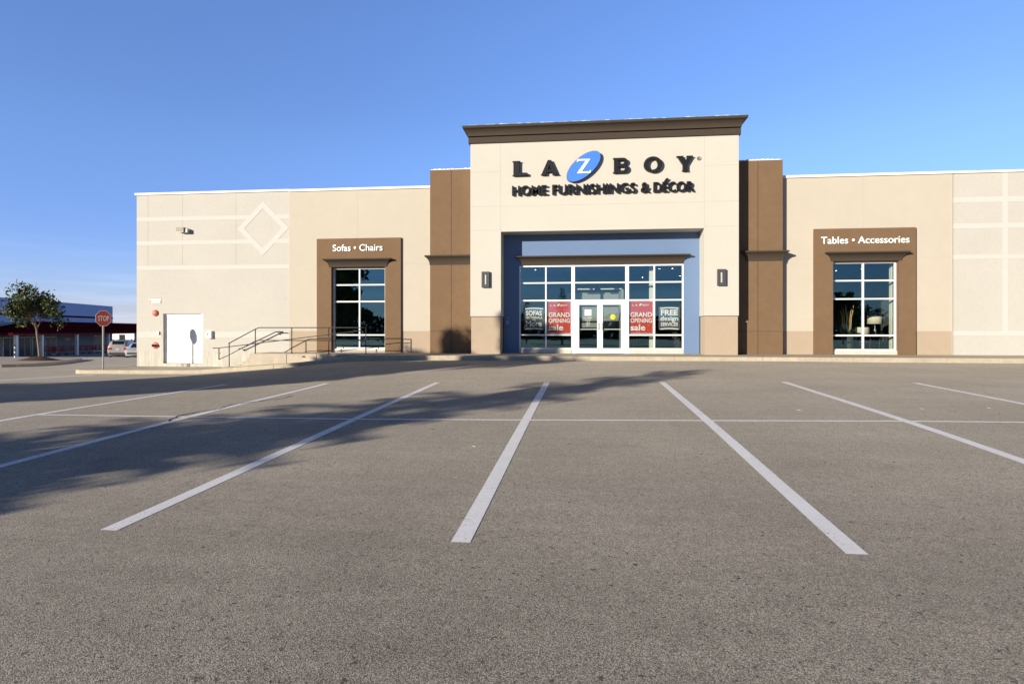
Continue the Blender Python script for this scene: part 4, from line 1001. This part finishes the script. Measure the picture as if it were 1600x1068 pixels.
words = ['second', 'third', 'fourth', 'fifth', 'sixth', 'seventh', 'eighth', 'ninth', 'tenth', 'last']
for k in range(11):
    s_ = 3.5+k*1.75+(.5 if k > 6 else 0); p = O_+dv*s_+nv*2.2; z = gz(p.x, p.y)
    c = c0 if k == 0 else copy_tree(c0)
    c.location = (p.x, p.y, z); c.rotation_euler = (0, 0, Lz+R(90+(k*37 % 23)-11))
    if k: c['label'] = f'red shopping trolley, {words[k-1]} from the near end of the row under the canopy'
# far sunlit building seen beneath the canopy
fb = thing('warehouse', 'low white sunlit building seen beneath the far canopy', 'building', (-118, 150, -2.3), R(12))
mb = MB('coping'); mb.box(-30, 30, 0, 14, 0, 3.0); mb.build('wall', fb)
for k in range(12): mb = MB('farglass'); mb.box(-26+k*4.4, -24.6+k*4.4, -.05, .02, .2, 2.0); mb.build('window', fb)
mb = MB('farblue'); mb.box(-30.3, 30.3, -.4, 14.3, 3.0, 3.3); mb.build('roof', fb)

R_ = random.Random(9); hd = thing('hedge', 'dark clipped hedge in front of the far sunlit building', 'hedge', (-89.7, 110.7, gz(-89.7, 110.7)), R(39))
mb = MB('forest')
for k in range(2600):
    p = Vector((R_.uniform(-15, 12), R_.uniform(-.8, .8), R_.uniform(0, 1.05))); a = Vector((R_.uniform(-1, 1), R_.uniform(-1, 1), R_.uniform(-1, 1))).normalized()*.22; b = a.cross(Vector((R_.uniform(-1, 1), R_.uniform(-1, 1), R_.uniform(-1, 1)))).normalized()*.14
    o = len(mb.v); mb.v += [tuple(p-a), tuple(p+b), tuple(p+a), tuple(p-b)]; mb.face([o, o+1, o+2, o+3])
mb.build('foliage', hd, recalc=False); mb = MB('bark'); mb.box(-15, 12, -.3, .3, -.2, .8); mb.build('stems', hd)
# ------------------------------------------------------------------ cars
def car(name, lab, loc, rz, paint, kind='suv', front=False):
    """length along +y (nose at +y), width along x, local origin on the ground"""
    t = thing(name, lab, 'car', loc, rz, 'cars parked by the far store')
    L_, Wd, H = (4.7, 1.86, 1.70) if kind == 'suv' else ((5.0, 1.95, 1.78) if kind == 'van' else (4.5, 1.78, 1.45))
    hl = L_/2
    if kind == 'sedan': st_ = [(-hl, .45, .80, .72, .80), (-hl+.12, .24, .92, .82, .92), (-hl+.75, .2, .98, .87, 1.02), (-hl+1.3, .2, .96, .89, H-.08), (-.2, .2, .95, .89, H), (.55, .2, .94, .89, H-.06), (hl-1.15, .2, .92, .88, .98), (hl-.35, .22, .80, .84, .82), (hl, .35, .62, .70, .64)]
    else: st_ = [(-hl, .42, 1.0, .80, 1.08), (-hl+.1, .26, 1.06, .88, 1.30), (-hl+.42, .2, 1.07, .92, H-.05), (-.6, .2, 1.06, .93, H), (.5, .2, 1.04, .93, H-.04), (hl-1.5, .2, 1.02, .92, 1.12), (hl-.5, .22, .95, .88, .98), (hl, .35, .75, .74, .78)]
    body = MB(paint); gl = MB('carglass'); rows = []
    for y, zb, zs, hw, zr in st_:
        up = zr-zs > .2; rw = hw*.76 if up else hw*.93
        rows.append([(-hw*.93, y, zb), (-hw, y, zb+(zs-zb)*.45), (-hw*.97, y, zs), (-rw, y, max(zr-.05, zs+.005)), (-rw*.8, y, zr), (rw*.8, y, zr), (rw, y, max(zr-.05, zs+.005)), (hw*.97, y, zs), (hw, y, zb+(zs-zb)*.45), (hw*.93, y, zb)])
    o = len(body.v)
    for r_ in rows: body.v += r_
    for i in range(len(rows)-1):
        for k in range(10): a = o+i*10+k; b = o+i*10+(k+1) % 10; body.face([a, b, b+10, a+10], 0, True)
    body.face([o+k for k in range(10)][::-1]); e_ = o+(len(rows)-1)*10; body.face([e_+k for k in range(10)])
    body.build('body', t)
    def quad(pts, m, name, off=.012, par=t):
        pts = [Vector(p) for p in pts]; n_ = (pts[1]-pts[0]).cross(pts[2]-pts[0]).normalized(); c_ = sum(pts, Vector())/len(pts)
        if n_.dot(c_-Vector((0, 0, .8))) < 0: n_ = -n_
        q = MB(m); k_n = len(pts); q.add([p+n_*off for p in pts]+[p-n_*.03 for p in pts], [list(range(k_n)), list(range(k_n, 2*k_n))[::-1]]+[[i, (i+1) % k_n, (i+1) % k_n+k_n, i+k_n] for i in range(k_n)])
        return q.build(name, par)
    def lerp(a, b, f_): return tuple(a[i]+(b[i]-a[i])*f_ for i in range(3))
    def pane(A, B, C, D, name, m='carglass', s_=.08): # shrink quad
        c_ = tuple((A[i]+B[i]+C[i]+D[i])/4 for i in range(3)); quad([lerp(p, c_, s_) for p in (A, B, C, D)], m, name)
    if kind == 'sedan': sidei = [(3, 4), (4, 5)]; rear = (2, 3); wind = (5, 6)
    else: sidei = [(2, 3), (3, 4)]; rear = (1, 2); wind = (4, 5)
    for i, j in sidei:
        for a, b in ((2, 3), (7, 6)): pane(rows[i][a], rows[j][a], rows[j][b], rows[i][b], 'side_window')
    pane(rows[rear[0]][4], rows[rear[0]][5], rows[rear[1]][5], rows[rear[1]][4], 'rear_window')
    pane(rows[wind[0]][4], rows[wind[0]][5], rows[wind[1]][5], rows[wind[1]][4], 'windscreen')
    if kind != 'sedan': pane((-.68, -hl+.06, 1.12), (.68, -hl+.06, 1.12), (.60, -hl+.33, 1.52), (-.60, -hl+.33, 1.52), 'rear_window', s_=.02)
    zs = st_[1][2]
    for s_ in (-1, 1):
        q = MB('tail'); q.bevbox(s_*.66-.17, s_*.66+.17, -hl-.03, -hl+.2, zs-.26, zs-.06, .03); q.build('tail_light', t)
        q = MB('headl'); zz = st_[-2][2]-.05; q.bevbox(s_*.62-.17, s_*.62+.17, hl-.35, hl-.02, zz-.20, zz-.05, .03); q.build('headlight', t)
        q = MB(paint); q.bevbox(s_*(Wd/2+.05)-.08, s_*(Wd/2+.05)+.08, .62, .74, st_[3][2]-.02, st_[3][2]+.13, .03); q.build('mirror', t)
        for y in (-hl+.85, hl-.9):
            q = MB('tyre'); q.lathe([(.0, -.1), (.30, -.1), (.34, -.07), (.34, .07), (.30, .1), (0, .1)], (s_*(Wd/2-.12), y, .34), 20, axis='x'); w = q.build('wheel', t)
            q = MB('rim'); q.lathe([(0, -.01), (.2, -.005), (.215, .0), (.215, .01)], (s_*(Wd/2-.01), y, .34), 16, axis='x'); q.build('rim', w)
    q = MB('plate'); q.box(-.15, .15, -hl-.03, -hl+.1, .78, .88); q.build('number_plate', t)
    q = MB('lampgrey'); q.bevbox(-.8, .8, -hl-.05, -hl+.15, .30, .52, .04); q.build('rear_bumper', t)
    q = MB('lampgrey'); q.bevbox(-.6, .6, hl-.14, hl+.02, .38, .56, .03); q.build('front_grille', t)
    return t
car('parked_suv', 'silver suv with red tail lights facing away by the far canopy', (-46.4, 57.4, gz(-46.4, 57.4)), R(26), 'silver', 'suv')
car('parked_car', 'pale silver car facing the camera half behind the store corner', (-43.2, 55.6, gz(-43.2, 55.6)), R(205), 'palecar', 'sedan')
car('parked_van', 'dark blue van parked behind the silver suv', (-49.5, 68.5, gz(-49.5, 68.5)), R(30), 'darkcar', 'van')
